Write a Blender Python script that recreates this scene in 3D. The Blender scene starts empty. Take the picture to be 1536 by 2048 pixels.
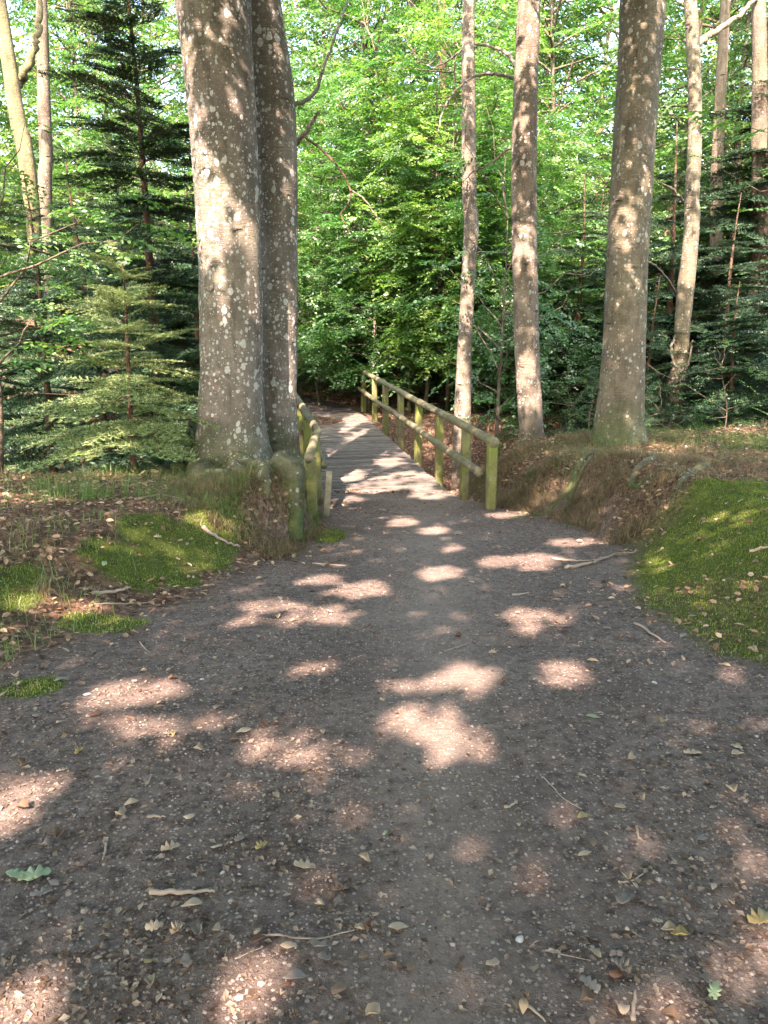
import bpy, math, random
import numpy as np
from mathutils import Vector

random.seed(7)
RNG = np.random.default_rng(11)
R_ = math.radians
SC = bpy.context.scene
COL = SC.collection

# ------------------------------------------------------------------ camera, world, sun, exposure
CAM_H, PITCH, FPX = 1.55, R_(15.0), 1538.0
cam_d = bpy.data.cameras.new("camera")
cam = bpy.data.objects.new("camera", cam_d)
COL.objects.link(cam)
cam.location = (0, 0, CAM_H)
cam.rotation_euler = (R_(90) - PITCH, 0, 0)
cam_d.sensor_fit = 'HORIZONTAL'
cam_d.sensor_width = 36
cam_d.lens = 36 * FPX / 1536
cam_d.clip_start = 0.05
cam_d.clip_end = 600
SC.camera = cam

SUN = Vector((-0.20, -0.74, 0.76)).normalized()      # direction towards the sun
sun_el = math.asin(SUN.z)
sun_az = math.atan2(SUN.x, SUN.y)
world = bpy.data.worlds.new("World")
SC.world = world
world.use_nodes = True
wn = world.node_tree
sky = wn.nodes.new('ShaderNodeTexSky')
sky.sky_type = 'NISHITA'
sky.sun_disc = False
sky.sun_elevation = sun_el
sky.sun_rotation = sun_az
sky.dust_density = 4.0
sky.ozone_density = 0.3
wn.links.new(sky.outputs[0], wn.nodes['Background'].inputs[0])
wn.nodes['Background'].inputs[1].default_value = 0.15
sl = bpy.data.lights.new("sun", 'SUN')
sl.energy = 4.6
sl.angle = R_(0.53)
sl.color = (1.0, 0.76, 0.68)
sun = bpy.data.objects.new("sun", sl)
COL.objects.link(sun)
sun.rotation_euler = (-SUN).to_track_quat('-Z', 'Y').to_euler()
SC.view_settings.view_transform = 'Standard'
SC.view_settings.look = 'None'
SC.view_settings.exposure = 3.3
SC.view_settings.gamma = 1
cy = SC.cycles
cy.max_bounces = 7
cy.diffuse_bounces = 4
cy.glossy_bounces = 2
cy.transmission_bounces = 5
cy.transparent_max_bounces = 4
cy.use_denoising = True
cy.caustics_reflective = False
cy.caustics_refractive = False
cy.sample_clamp_indirect = 6

# ------------------------------------------------------------------ noise and terrain
def hsh(ix, iy, s):
    n = (ix.astype(np.int64) * 374761393 + iy.astype(np.int64) * 668265263 + s * 974634777) & 0x7fffffff
    n = ((n ^ (n >> 13)) * 1274126177) & 0x7fffffff
    return ((n ^ (n >> 16)) & 0xffff) / 65535.0

def vnoise(x, y, s=0):
    x = np.asarray(x, float); y = np.asarray(y, float)
    ix = np.floor(x); iy = np.floor(y)
    fx = x - ix; fy = y - iy
    fx = fx * fx * (3 - 2 * fx); fy = fy * fy * (3 - 2 * fy)
    a = hsh(ix, iy, s); b = hsh(ix + 1, iy, s); c = hsh(ix, iy + 1, s); d = hsh(ix + 1, iy + 1, s)
    return (a + (b - a) * fx) * (1 - fy) + (c + (d - c) * fx) * fy - 0.5

def fbm(x, y, s=0, o=4):
    r = 0; a = 1.0
    for k in range(o):
        r = r + a * vnoise(np.asarray(x) * 2 ** k + 17.3 * k, np.asarray(y) * 2 ** k - 9.1 * k, s + k)
        a *= 0.5
    return r

def sstep(a, b, v):
    t = np.clip((v - a) / (b - a), 0, 1)
    return t * t * (3 - 2 * t)

# bare path edges as functions of y (metres ahead of the viewer)
LY = [-5, 1.5, 2.9, 4.1, 5.2, 6.2, 7.0, 8.0, 9.0, 9.9]
LX = [-5, -3.2, -1.9, -1.6, -1.15, -0.80, -0.62, -0.70, -0.80, -0.85]
RY = [-5, 2.4, 3.0, 3.4, 3.7, 4.7, 6.4, 7.4, 8.2, 9.0, 9.9]
RX = [5, 3.8, 2.5, 1.9, 1.62, 1.62, 2.08, 2.0, 1.75, 1.42, 1.10]

def path_l(y): return np.interp(y, LY, LX)
def path_r(y): return np.interp(y, RY, RX)
def far_c(y): return np.interp(y, [17.5, 18.5, 20, 22, 24, 26, 30], [-1.25, -1.45, -1.9, -2.9, -4.4, -6.6, -11])

def ground(x, y):
    x = np.asarray(x, float); y = np.asarray(y, float)
    zp = np.interp(y, [-30, 1.5, 3, 9.9, 60], [0.25, 0.0, -0.10, -0.92, -0.92])
    zl = np.interp(y, [1.5, 3, 5, 7, 8.8, 9.5, 11], [0.02, 0.03, 0.05, -0.06, -0.38, -0.46, -0.60]) + 0.03 * np.clip(-x - 2, 0, 4)
    zr = np.interp(y, [1.5, 3, 5, 7, 9, 10.5, 12, 14], [0.03, 0.06, 0.13, 0.02, -0.22, -0.32, -0.38, -0.5]) + 0.03 * np.clip(x - 2, 0, 5)
    wl = np.interp(y, [2, 4, 6, 6.8, 7.4, 9], [2.5, 1.4, 0.8, 0.5, 0.35, 0.30])
    wr = np.interp(y, [2, 4, 6, 7, 8, 10], [2.5, 1.3, 1.0, 0.75, 0.85, 1.0])
    nb = 0.10 * fbm(x * 2.3, y * 2.3, 5, 2)
    tl = sstep(0, 1, (path_l(y) - x + nb) / wl)
    tr = sstep(0, 1, (x - path_r(y) + nb) / wr)
    z = zp + (zl - zp) * tl + (zr - zp) * tr
    # hummock with old roots at the path edge in front of the big beech
    z = z + 0.14 * np.exp(-(((x + 1.02) / 0.36) ** 2 + ((y - 7.05) / 0.46) ** 2) ** 1.5)
    z = z + 0.05 * np.exp(-(((x + 1.65) / 0.62) ** 2 + ((y - 8.55) / 0.55) ** 2))
    z = z + 0.10 * np.exp(-(((x - 2.45) / 0.5) ** 2 + ((y - 8.3) / 0.7) ** 2))
    # ravine across the view, under the bridge
    yn = 10.2 + 0.62 * np.clip(x - 0.8, 0, 2.6) - 0.95 * np.clip(-x - 1.6, 0, 5) + 0.15 * fbm(x, y * 0.3, 31, 2)
    yf = 17.1 + 0.1 * x + 0.3 * fbm(x * 0.6, 3, 33, 2)
    yc = (yn + yf) / 2
    hw = (yf - yn) / 2
    d = np.abs(y - yc) / hw
    inr = 1 - sstep(0.35, 1.0, d)
    zb = -2.35 + 0.10 * x * 0.3
    far = sstep(yf - 0.8, yf + 0.4, y)
    zfar = -0.95 + 0.05 * np.clip(y - 24, 0, 30) + 0.35 * fbm(x * 0.25, y * 0.25, 40, 3) * sstep(18, 22, y)
    z = z * (1 - far) + zfar * far
    z = z * (1 - inr) + (zb + 0.2 * fbm(x * 0.8, y * 0.8, 50, 3)) * inr
    # the level path on the far side
    pm = (1 - sstep(0.7, 1.3, np.abs(x - far_c(y)))) * sstep(17.6, 18.6, y) * (1 - sstep(27, 30, y))
    z = z * (1 - pm) + (-0.93) * pm
    # small relief
    offp = np.clip(tl + tr + far, 0, 1)
    z = z + 0.030 * fbm(x * 1.3, y * 1.3, 60, 3) + (0.010 + 0.035 * offp) * fbm(x * 5, y * 5, 70, 3)
    z = z + 0.007 * fbm(x * 23, y * 23, 80, 2)
    return z

def gz(x, y): return float(ground(np.array([x]), np.array([y]))[0])

CP, SP = math.cos(PITCH), math.sin(PITCH)
def at(px, py, d):
    """point seen at photo pixel (px, py) at depth d metres along the view axis"""
    u = (1024 - py) / FPX * d
    return Vector(((px - 768) / FPX * d, d * CP + u * SP, CAM_H + u * CP - d * SP))

def on_ground(px, py):
    d = 1.2
    while d < 40:
        p = at(px, py, d)
        if p.z <= gz(p.x, p.y): return p, d
        d += 0.04
    return p, d

# ------------------------------------------------------------------ object helpers
def link_mesh(name, verts, polys, mats, parent=None, smooth=True, midx=None):
    """polys: list of int arrays (M,k)"""
    me = bpy.data.meshes.new(name)
    verts = np.asarray(verts, np.float32)
    me.vertices.add(len(verts))
    me.vertices.foreach_set("co", verts.ravel())
    polys = [np.asarray(p, np.int32) for p in polys if len(p)]
    loops = np.concatenate([p.ravel() for p in polys])
    tot = np.concatenate([np.full(len(p), p.shape[1], np.int32) for p in polys])
    st = np.concatenate([[0], np.cumsum(tot)[:-1]]).astype(np.int32)
    me.loops.add(len(loops)); me.loops.foreach_set("vertex_index", loops)
    me.polygons.add(len(tot)); me.polygons.foreach_set("loop_start", st)
    try: me.polygons.foreach_set("loop_total", tot)
    except Exception: pass
    for m in (mats if isinstance(mats, (list, tuple)) else [mats]): me.materials.append(m)
    if midx is not None: me.polygons.foreach_set("material_index", np.asarray(midx, np.int32))
    me.polygons.foreach_set("use_smooth", np.full(len(tot), smooth))
    me.update(calc_edges=True)
    o = bpy.data.objects.new(name, me)
    COL.objects.link(o)
    if parent: o.parent = parent
    return o

def share(o, name, parent=None):
    c = o.copy(); c.name = name
    COL.objects.link(c); c.parent = parent
    return c

def copy_thing(root, label, loc, rz=0, sc=(1, 1, 1), tilt=(0, 0), group=None):
    r = root.copy(); COL.objects.link(r)
    r.location = loc; r.rotation_euler = (tilt[0], tilt[1], rz); r.scale = sc
    r['label'] = label
    if group: r['group'] = group
    for ch in list(root.children):
        c = ch.copy(); COL.objects.link(c); c.parent = r
        for g in list(ch.children):
            d = g.copy(); COL.objects.link(d); d.parent = c
    return r

def tag(o, label=None, cat=None, group=None, kind=None):
    if label: o['label'] = label
    if cat: o['category'] = cat
    if group: o['group'] = group
    if kind: o['kind'] = kind
    return o

def thing(name, loc, label, cat, group=None, rz=0):
    o = bpy.data.objects.new(name, None)
    COL.objects.link(o); o.location = loc; o.rotation_euler.z = rz
    o.empty_display_size = 0.2
    return tag(o, label, cat, group)

class MB:
    """collects vertices and polygons for one mesh"""
    def __init__(s): s.v = []; s.p = {3: [], 4: []}; s.n = 0
    def add(s, v, *polys):
        v = np.asarray(v, float)
        for p in polys:
            p = np.asarray(p, int)
            if len(p): s.p[p.shape[1]].append(p + s.n)
        s.v.append(v); s.n += len(v)
    def build(s, name, mat, parent=None, smooth=True):
        return link_mesh(name, np.concatenate(s.v), [np.concatenate(s.p[k]) for k in (3, 4) if s.p[k]], mat, parent, smooth)

def resample(pts, n):
    pts = np.asarray(pts, float)
    m = len(pts)
    t = np.linspace(0, m - 1, n)
    out = np.zeros((n, pts.shape[1]))
    P = np.vstack([2 * pts[0] - pts[1], pts, 2 * pts[-1] - pts[-2]])
    for k, tt in enumerate(t):
        i = min(int(tt), m - 2); f = tt - i
        a, b, c, d = P[i], P[i + 1], P[i + 2], P[i + 3]
        out[k] = 0.5 * ((2 * b) + (-a + c) * f + (2 * a - 5 * b + 4 * c - d) * f * f + (-a + 3 * b - 3 * c + d) * f ** 3)
    return out

def tube(mb, pts, rad, sides=8, cap=True, bump=None, flat=None):
    pts = np.asarray(pts, float); rad = np.asarray(rad, float)
    n = len(pts)
    T = np.gradient(pts, axis=0)
    T /= np.linalg.norm(T, axis=1)[:, None] + 1e-9
    ref = np.array([0, 0, 1.0]) if abs(T[0][2]) < 0.8 else np.array([1.0, 0, 0])
    U = np.cross(ref, T); U /= np.linalg.norm(U, axis=1)[:, None] + 1e-9
    V = np.cross(T, U)
    a = np.linspace(0, 2 * np.pi, sides, endpoint=False)
    ca, sa = np.cos(a), np.sin(a)
    rr = np.repeat(rad[:, None], sides, 1)
    if bump is not None: rr = rr * bump(np.linspace(0, 1, n)[:, None], a[None, :])
    vf = 1.0 if flat is None else flat
    v = pts[:, None, :] + (rr * ca)[..., None] * U[:, None, :] + (rr * sa * vf)[..., None] * V[:, None, :]
    v = v.reshape(-1, 3)
    i = np.arange(n - 1)[:, None] * sides
    j = np.arange(sides)[None, :]
    j2 = (j + 1) % sides
    q = np.stack([i + j, i + j2, i + sides + j2, i + sides + j], -1).reshape(-1, 4)
    tris = []
    if cap:
        v = np.vstack([v, pts[0], pts[-1]])
        c0, c1 = n * sides, n * sides + 1
        jj = np.arange(sides); jj2 = (jj + 1) % sides
        tris = np.concatenate([np.stack([np.full(sides, c0), jj2, jj], -1),
                               np.stack([np.full(sides, c1), (n - 1) * sides + jj, (n - 1) * sides + jj2], -1)])
    mb.add(v, q, tris)

# ------------------------------------------------------------------ materials
def new_mat(name):
    m = bpy.data.materials.new(name); m.use_nodes = True
    nt = m.node_tree; nt.nodes.clear()
    out = nt.nodes.new('ShaderNodeOutputMaterial')
    return m, nt, out

def N(nt, t, **kw):
    n = nt.nodes.new(t)
    for k, v in kw.items():
        if k.startswith('i_'):
            key = k[2:]; key = int(key) if key.isdigit() else key.replace('_', ' ')
            n.inputs[key].default_value = v
        else: setattr(n, k, v)
    return n

def ramp(nt, fac, stops, interp='LINEAR'):
    r = nt.nodes.new('ShaderNodeValToRGB')
    r.color_ramp.interpolation = interp
    e = r.color_ramp.elements
    while len(e) < len(stops): e.new(0.5)
    for k, (p, c) in enumerate(stops):
        e[k].position = p; e[k].color = (*c, 1) if len(c) == 3 else c
    nt.links.new(fac, r.inputs[0])
    return r.outputs[0]

def mixc(nt, fac, a, b, blend='MIX'):
    m = nt.nodes.new('ShaderNodeMix'); m.data_type = 'RGBA'; m.blend_type = blend
    for s, v in ((0, fac), (6, a), (7, b)):
        if hasattr(v, 'node'): nt.links.new(v, m.inputs[s])
        else: m.inputs[s].default_value = v if s == 0 else (*v, 1)
    return m.outputs[2]

def mathn(nt, op, a, b=0.0):
    m = nt.nodes.new('ShaderNodeMath'); m.operation = op
    for s, v in ((0, a), (1, b)):
        if hasattr(v, 'node'): nt.links.new(v, m.inputs[s])
        else: m.inputs[s].default_value = v
    return m.outputs[0]

def noise_tex(nt, vec, scale, detail=4, rough=0.6):
    n = N(nt, 'ShaderNodeTexNoise'); n.inputs['Scale'].default_value = scale
    n.inputs['Detail'].default_value = detail; n.inputs['Roughness'].default_value = rough
    nt.links.new(vec, n.inputs['Vector'])
    return n.outputs[0]

def leaf_mat(name, cols, trans=0.45, gloss=0.06, tcol=None, clump=0.6):
    """leaf surface: random colour per leaf, clumps by position, light shines through"""
    m, nt, out = new_mat(name)
    g = N(nt, 'ShaderNodeNewGeometry')
    oi = N(nt, 'ShaderNodeObjectInfo')
    tc = N(nt, 'ShaderNodeTexCoord')
    n = noise_tex(nt, tc.outputs['Object'], 0.9, 2)
    f = mathn(nt, 'ADD', mathn(nt, 'MULTIPLY', g.outputs['Random Per Island'], 0.62), mathn(nt, 'MULTIPLY', mathn(nt, 'SUBTRACT', n, 0.5), clump))
    f = mathn(nt, 'ADD', f, mathn(nt, 'MULTIPLY', mathn(nt, 'SUBTRACT', oi.outputs['Random'], 0.15), 0.42))
    c = ramp(nt, f, [(k / (len(cols) - 1), cc) for k, cc in enumerate(cols)])
    d = N(nt, 'ShaderNodeBsdfDiffuse'); nt.links.new(c, d.inputs[0])
    t = N(nt, 'ShaderNodeBsdfTranslucent')
    ct = mixc(nt, 1.0, c, tcol or (1.4, 1.6, 0.7), 'MULTIPLY'); nt.links.new(ct, t.inputs[0])
    mx = N(nt, 'ShaderNodeMixShader'); mx.inputs[0].default_value = trans
    nt.links.new(d.outputs[0], mx.inputs[1]); nt.links.new(t.outputs[0], mx.inputs[2])
    gl = N(nt, 'ShaderNodeBsdfGlossy'); gl.inputs['Roughness'].default_value = 0.42
    m2 = N(nt, 'ShaderNodeMixShader'); m2.inputs[0].default_value = gloss
    nt.links.new(mx.outputs[0], m2.inputs[1]); nt.links.new(gl.outputs[0], m2.inputs[2])
    nt.links.new(m2.outputs[0], out.inputs[0])
    return m

def bsdf(nt, out, col, rough=0.85, height=None, dist=0.01, strength=0.6, spec=0.3):
    b = N(nt, 'ShaderNodeBsdfPrincipled')
    if hasattr(col, 'node'): nt.links.new(col, b.inputs['Base Color'])
    else: b.inputs['Base Color'].default_value = (*col, 1)
    b.inputs['Roughness'].default_value = rough
    b.inputs['Specular IOR Level'].default_value = spec
    if height is not None:
        bp = N(nt, 'ShaderNodeBump'); bp.inputs['Distance'].default_value = dist; bp.inputs['Strength'].default_value = strength
        nt.links.new(height, bp.inputs['Height']); nt.links.new(bp.outputs[0], b.inputs['Normal'])
    nt.links.new(b.outputs[0], out.inputs[0])
    return b

def bark_mat(name, base, dark, spots=1.0, spot_col=(0.36, 0.37, 0.32), green=0.35, moss_h=0.6):
    m, nt, out = new_mat(name)
    tc = N(nt, 'ShaderNodeTexCoord'); oc = tc.outputs['Object']
    wob = N(nt, 'ShaderNodeTexNoise'); wob.inputs['Scale'].default_value = 14; nt.links.new(oc, wob.inputs['Vector'])
    wv = N(nt, 'ShaderNodeVectorMath', operation='MULTIPLY_ADD'); wv.inputs[1].default_value = (0.045, 0.045, 0.045)
    nt.links.new(wob.outputs['Color'], wv.inputs[0]); nt.links.new(oc, wv.inputs[2]); ov = wv.outputs[0]
    big = noise_tex(nt, oc, 2.3, 5, 0.65)
    fine = noise_tex(nt, oc, 38, 5, 0.7)
    mp = N(nt, 'ShaderNodeMapping'); mp.inputs['Scale'].default_value = (3, 3, 26); nt.links.new(oc, mp.inputs[0])
    ring = noise_tex(nt, mp.outputs[0], 2.0, 4, 0.7)
    c = mixc(nt, ramp(nt, big, [(0.36, (0, 0, 0)), (0.62, (1, 1, 1))]), dark, base)
    c = mixc(nt, mathn(nt, 'MULTIPLY', ramp(nt, noise_tex(nt, oc, 1.1, 3), [(0.42, (0, 0, 0)), (0.66, (1, 1, 1))]), green), c, (0.085, 0.095, 0.035))
    c = mixc(nt, ramp(nt, fine, [(0.25, (0.5, 0.5, 0.5)), (0.55, (0, 0, 0))]), c, tuple(x * 0.55 for x in dark))
    c = mixc(nt, ramp(nt, ring, [(0.27, (0.45, 0.45, 0.45)), (0.36, (0, 0, 0))]), c, tuple(x * 0.5 for x in dark))
    mp2 = N(nt, 'ShaderNodeMapping'); mp2.inputs['Scale'].default_value = (7, 7, 1.4); nt.links.new(oc, mp2.inputs[0])
    streak = noise_tex(nt, mp2.outputs[0], 1.6, 5, 0.7)
    c = mixc(nt, ramp(nt, streak, [(0.34, (0.75, 0.75, 0.75)), (0.5, (0, 0, 0))]), c, tuple(x * 0.62 for x in dark))
    c = mixc(nt, ramp(nt, noise_tex(nt, oc, 9, 5, 0.75), [(0.55, (0, 0, 0)), (0.72, (0.6, 0.6, 0.6))]), c, tuple(min(1, x * 1.5) for x in base))
    mp3 = N(nt, 'ShaderNodeMapping'); mp3.inputs['Scale'].default_value = (1, 1, 2.6); nt.links.new(ov, mp3.inputs[0])
    vs = N(nt, 'ShaderNodeTexVoronoi'); vs.inputs['Scale'].default_value = 3.4; nt.links.new(mp3.outputs[0], vs.inputs['Vector'])
    ss = N(nt, 'ShaderNodeSeparateColor'); nt.links.new(vs.outputs['Color'], ss.inputs[0])
    scar = mathn(nt, 'MULTIPLY', mathn(nt, 'GREATER_THAN', ss.outputs[0], 0.72), ramp(nt, vs.outputs['Distance'], [(0.10, (1, 1, 1)), (0.24, (0, 0, 0))]))
    c = mixc(nt, mathn(nt, 'MULTIPLY', scar, 0.6), c, tuple(x * 0.45 for x in dark))
    # lichen discs of several sizes
    mask = None
    for sc_, th, fr, sq in ((42, 0.30, 0.36, 0.8), (19, 0.34, 0.52, 0.8), (10.5, 0.36, 0.36, 0.75)):
        mpp = N(nt, 'ShaderNodeMapping'); mpp.inputs['Scale'].default_value = (1, 1, sq); nt.links.new(ov, mpp.inputs[0])
        v = N(nt, 'ShaderNodeTexVoronoi'); v.inputs['Scale'].default_value = sc_; nt.links.new(mpp.outputs[0], v.inputs['Vector'])
        sep = N(nt, 'ShaderNodeSeparateColor'); nt.links.new(v.outputs['Color'], sep.inputs[0])
        dens = mathn(nt, 'ADD', sep.outputs[0], mathn(nt, 'MULTIPLY', mathn(nt, 'SUBTRACT', noise_tex(nt, oc, 1.7, 3), 0.5), 1.3))
        r = mathn(nt, 'MULTIPLY', mathn(nt, 'SUBTRACT', dens, 1 - fr * spots), 1.1)
        r = mathn(nt, 'MINIMUM', r, th)
        k = mathn(nt, 'GREATER_THAN', r, v.outputs['Distance'])
        mask = k if mask is None else mathn(nt, 'MAXIMUM', mask, k)
    sc2 = mixc(nt, noise_tex(nt, oc, 55, 3), tuple(x * 0.55 for x in spot_col), tuple(min(1, x * 1.25) for x in spot_col))
    c = mixc(nt, mathn(nt, 'MULTIPLY', mask, 0.9), c, sc2)
    # green algae and moss near the foot
    sx = N(nt, 'ShaderNodeSeparateXYZ'); nt.links.new(oc, sx.inputs[0])
    hz = mathn(nt, 'ADD', sx.outputs[2], mathn(nt, 'MULTIPLY', mathn(nt, 'SUBTRACT', big, 0.5), 1.6))
    mf = N(nt, 'ShaderNodeMapRange'); mf.inputs[1].default_value = moss_h; mf.inputs[2].default_value = 0.0
    mf.inputs[3].default_value = 0; mf.inputs[4].default_value = 0.8; nt.links.new(hz, mf.inputs[0])
    c = mixc(nt, mf.outputs[0], c, (0.055, 0.075, 0.022))
    h = mathn(nt, 'ADD', mathn(nt, 'MULTIPLY', fine, 0.5), mathn(nt, 'ADD', mathn(nt, 'MULTIPLY', ring, 0.45), mathn(nt, 'MULTIPLY', big, 1.2)))
    h = mathn(nt, 'SUBTRACT', h, mathn(nt, 'MULTIPLY', scar, 0.6))
    bsdf(nt, out, c, 0.9, h, 0.045, 0.8, 0.2)
    return m

def island_mat(name, cols, rough=0.8, trans=0.0, spec=0.2, noise_scale=60):
    m, nt, out = new_mat(name)
    g = N(nt, 'ShaderNodeNewGeometry'); tc = N(nt, 'ShaderNodeTexCoord')
    n = noise_tex(nt, tc.outputs['Object'], noise_scale, 3)
    f = mathn(nt, 'ADD', g.outputs['Random Per Island'], mathn(nt, 'MULTIPLY', mathn(nt, 'SUBTRACT', n, 0.5), 0.3))
    c = ramp(nt, f, [(k / (len(cols) - 1), cc) for k, cc in enumerate(cols)])
    b = bsdf(nt, out, c, rough, spec=spec)
    if trans:
        t = N(nt, 'ShaderNodeBsdfTranslucent'); nt.links.new(c, t.inputs[0])
        mx = N(nt, 'ShaderNodeMixShader'); mx.inputs[0].default_value = trans
        nt.links.new(b.outputs[0], mx.inputs[1]); nt.links.new(t.outputs[0], mx.inputs[2]); nt.links.new(mx.outputs[0], out.inputs[0])
    return m

M = {}
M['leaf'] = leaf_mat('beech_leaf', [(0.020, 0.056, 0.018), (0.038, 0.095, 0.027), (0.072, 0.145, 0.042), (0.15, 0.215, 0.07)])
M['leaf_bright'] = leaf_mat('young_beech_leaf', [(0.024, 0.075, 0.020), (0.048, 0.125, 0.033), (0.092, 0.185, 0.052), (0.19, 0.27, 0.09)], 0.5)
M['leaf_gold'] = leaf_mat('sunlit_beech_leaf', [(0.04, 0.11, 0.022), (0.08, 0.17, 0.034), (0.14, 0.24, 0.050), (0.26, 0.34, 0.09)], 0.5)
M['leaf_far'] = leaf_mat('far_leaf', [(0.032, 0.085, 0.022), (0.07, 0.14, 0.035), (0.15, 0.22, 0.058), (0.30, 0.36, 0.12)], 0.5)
M['needle'] = leaf_mat('fir_needle', [(0.010, 0.028, 0.014), (0.018, 0.048, 0.022), (0.036, 0.078, 0.032), (0.085, 0.135, 0.055)], 0.15, 0.05, (1.2, 1.3, .7))
M['needle_young'] = leaf_mat('young_fir_needle', [(0.06, 0.11, 0.04), (0.14, 0.21, 0.075), (0.26, 0.33, 0.13), (0.42, 0.46, 0.21)], 0.3, 0.05, (1.2, 1.3, .7))
M['bark'] = bark_mat('beech_bark', (0.178, 0.155, 0.125), (0.092, 0.08, 0.062), 1.3)
M['bark2'] = bark_mat('beech_bark_grey', (0.20, 0.175, 0.135), (0.095, 0.083, 0.060), 0.9, (0.34, 0.34, 0.28))
M['bark3'] = bark_mat('beech_bark_pale', (0.21, 0.175, 0.13), (0.095, 0.078, 0.056), 0.85, (0.36, 0.35, 0.30), 0.15, 0.2)
M['bark4'] = bark_mat('beech_bark_olive', (0.17, 0.145, 0.10), (0.095, 0.08, 0.055), 0.9, (0.31, 0.32, 0.26), 0.3)
M['bark_far'] = bark_mat('thin_bark', (0.15, 0.12, 0.085), (0.07, 0.055, 0.04), 0.4, (0.36, 0.36, 0.30), 0.3, 0.3)
M['bark_fir'] = bark_mat('fir_bark', (0.14, 0.085, 0.055), (0.06, 0.038, 0.027), 0.2, (0.30, 0.31, 0.26), 0.3, 0.1)
M['bark_yellow'] = bark_mat('mossy_yellow_bark', (0.17, 0.15, 0.075), (0.10, 0.085, 0.05), 0.3, (0.42, 0.40, 0.22), 0.6, 0.3)
M['twig'] = island_mat('dead_twig', [(0.12, 0.09, 0.065), (0.24, 0.19, 0.14), (0.34, 0.28, 0.21)])

def ground_mat():
    m, nt, out = new_mat('forest_ground')
    tc = N(nt, 'ShaderNodeTexCoord'); oc = tc.outputs['Object']
    at_ = N(nt, 'ShaderNodeAttribute'); at_.attribute_name = 'cover'
    sp = N(nt, 'ShaderNodeSeparateColor'); nt.links.new(at_.outputs['Color'], sp.inputs[0])
    n1 = noise_tex(nt, oc, 1.6, 5, 0.6); n2 = noise_tex(nt, oc, 22, 6, 0.75); n3 = noise_tex(nt, oc, 130, 3, 0.7)
    soil = mixc(nt, ramp(nt, n1, [(0.35, (0, 0, 0)), (0.65, (1, 1, 1))]), (0.108, 0.083, 0.066), (0.160, 0.126, 0.101))
    soil = mixc(nt, ramp(nt, n2, [(0.38, (1, 1, 1)), (0.55, (0, 0, 0))]), soil, (0.060, 0.045, 0.037))
    wa = N(nt, 'ShaderNodeAttribute'); wa.attribute_name = 'wear'
    soil = mixc(nt, mathn(nt, 'MULTIPLY', wa.outputs['Fac'], 0.75), soil, mixc(nt, n2, (0.13, 0.102, 0.08), (0.235, 0.19, 0.152)))
    v = N(nt, 'ShaderNodeTexVoronoi'); v.inputs['Scale'].default_value = 75; nt.links.new(oc, v.inputs['Vector'])
    sv = N(nt, 'ShaderNodeSeparateColor'); nt.links.new(v.outputs['Color'], sv.inputs[0])
    peb = mathn(nt, 'MULTIPLY', mathn(nt, 'GREATER_THAN', sv.outputs[0], 0.62), mathn(nt, 'LESS_THAN', v.outputs['Distance'], 0.42))
    pc = ramp(nt, sv.outputs[1], [(0, (0.09, 0.065, 0.05)), (0.45, (0.20, 0.15, 0.115)), (0.8, (0.27, 0.215, 0.17)), (1, (0.36, 0.31, 0.26))])
    soil = mixc(nt, mathn(nt, 'MULTIPLY', peb, 0.75), soil, pc)
    v2 = N(nt, 'ShaderNodeTexVoronoi'); v2.inputs['Scale'].default_value = 30; nt.links.new(oc, v2.inputs['Vector'])
    s2 = N(nt, 'ShaderNodeSeparateColor'); nt.links.new(v2.outputs['Color'], s2.inputs[0])
    lit = ramp(nt, s2.outputs[0], [(0, (0.055, 0.032, 0.020)), (0.5, (0.13, 0.075, 0.045)), (0.85, (0.20, 0.125, 0.075)), (1, (0.30, 0.21, 0.13))])
    lit = mixc(nt, ramp(nt, n2, [(0.35, (1, 1, 1)), (0.6, (0, 0, 0))]), lit, (0.035, 0.024, 0.016))
    moss = ramp(nt, n2, [(0.3, (0.025, 0.034, 0.008)), (0.55, (0.06, 0.078, 0.016)), (0.8, (0.11, 0.13, 0.03))])
    dirt2 = ramp(nt, n2, [(0.3, (0.035, 0.03, 0.03)), (0.7, (0.10, 0.085, 0.082))])
    c = mixc(nt, sp.outputs[0], soil, lit)
    c = mixc(nt, sp.outputs[1], c, moss)
    c = mixc(nt, sp.outputs[2], c, dirt2)
    h = mathn(nt, 'ADD', mathn(nt, 'MULTIPLY', n2, 1.0), mathn(nt, 'ADD', mathn(nt, 'MULTIPLY', n3, 0.35), mathn(nt, 'MULTIPLY', peb, 0.25)))
    bsdf(nt, out, c, 0.95, h, 0.018, 0.9, 0.15)
    return m
M['ground'] = ground_mat()

def wood_mat(name, light, dark, green, gf):
    m, nt, out = new_mat(name)
    tc = N(nt, 'ShaderNodeTexCoord'); oc = tc.outputs['Object']
    g = N(nt, 'ShaderNodeNewGeometry')
    mp = N(nt, 'ShaderNodeMapping'); mp.inputs['Scale'].default_value = (9, 9, 9); nt.links.new(oc, mp.inputs[0])
    n = noise_tex(nt, oc, 6, 5, 0.7); f = noise_tex(nt, oc, 55, 4, 0.7)
    c = mixc(nt, ramp(nt, n, [(0.35, (0, 0, 0)), (0.65, (1, 1, 1))]), dark, light)
    c = mixc(nt, mathn(nt, 'MULTIPLY', ramp(nt, noise_tex(nt, oc, 3.1, 4), [(0.38, (0, 0, 0)), (0.6, (1, 1, 1))]), gf), c, green)
    c = mixc(nt, ramp(nt, f, [(0.3, (0.6, 0.6, 0.6)), (0.5, (0, 0, 0))]), c, tuple(x * 0.5 for x in dark))
    c = mixc(nt, 0.7, c, ramp(nt, g.outputs['Random Per Island'], [(0, (0.45, 0.45, 0.47)), (1, (1.35, 1.3, 1.25))]), 'MULTIPLY')
    bsdf(nt, out, c, 0.85, f, 0.008, 0.6)
    return m
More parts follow.
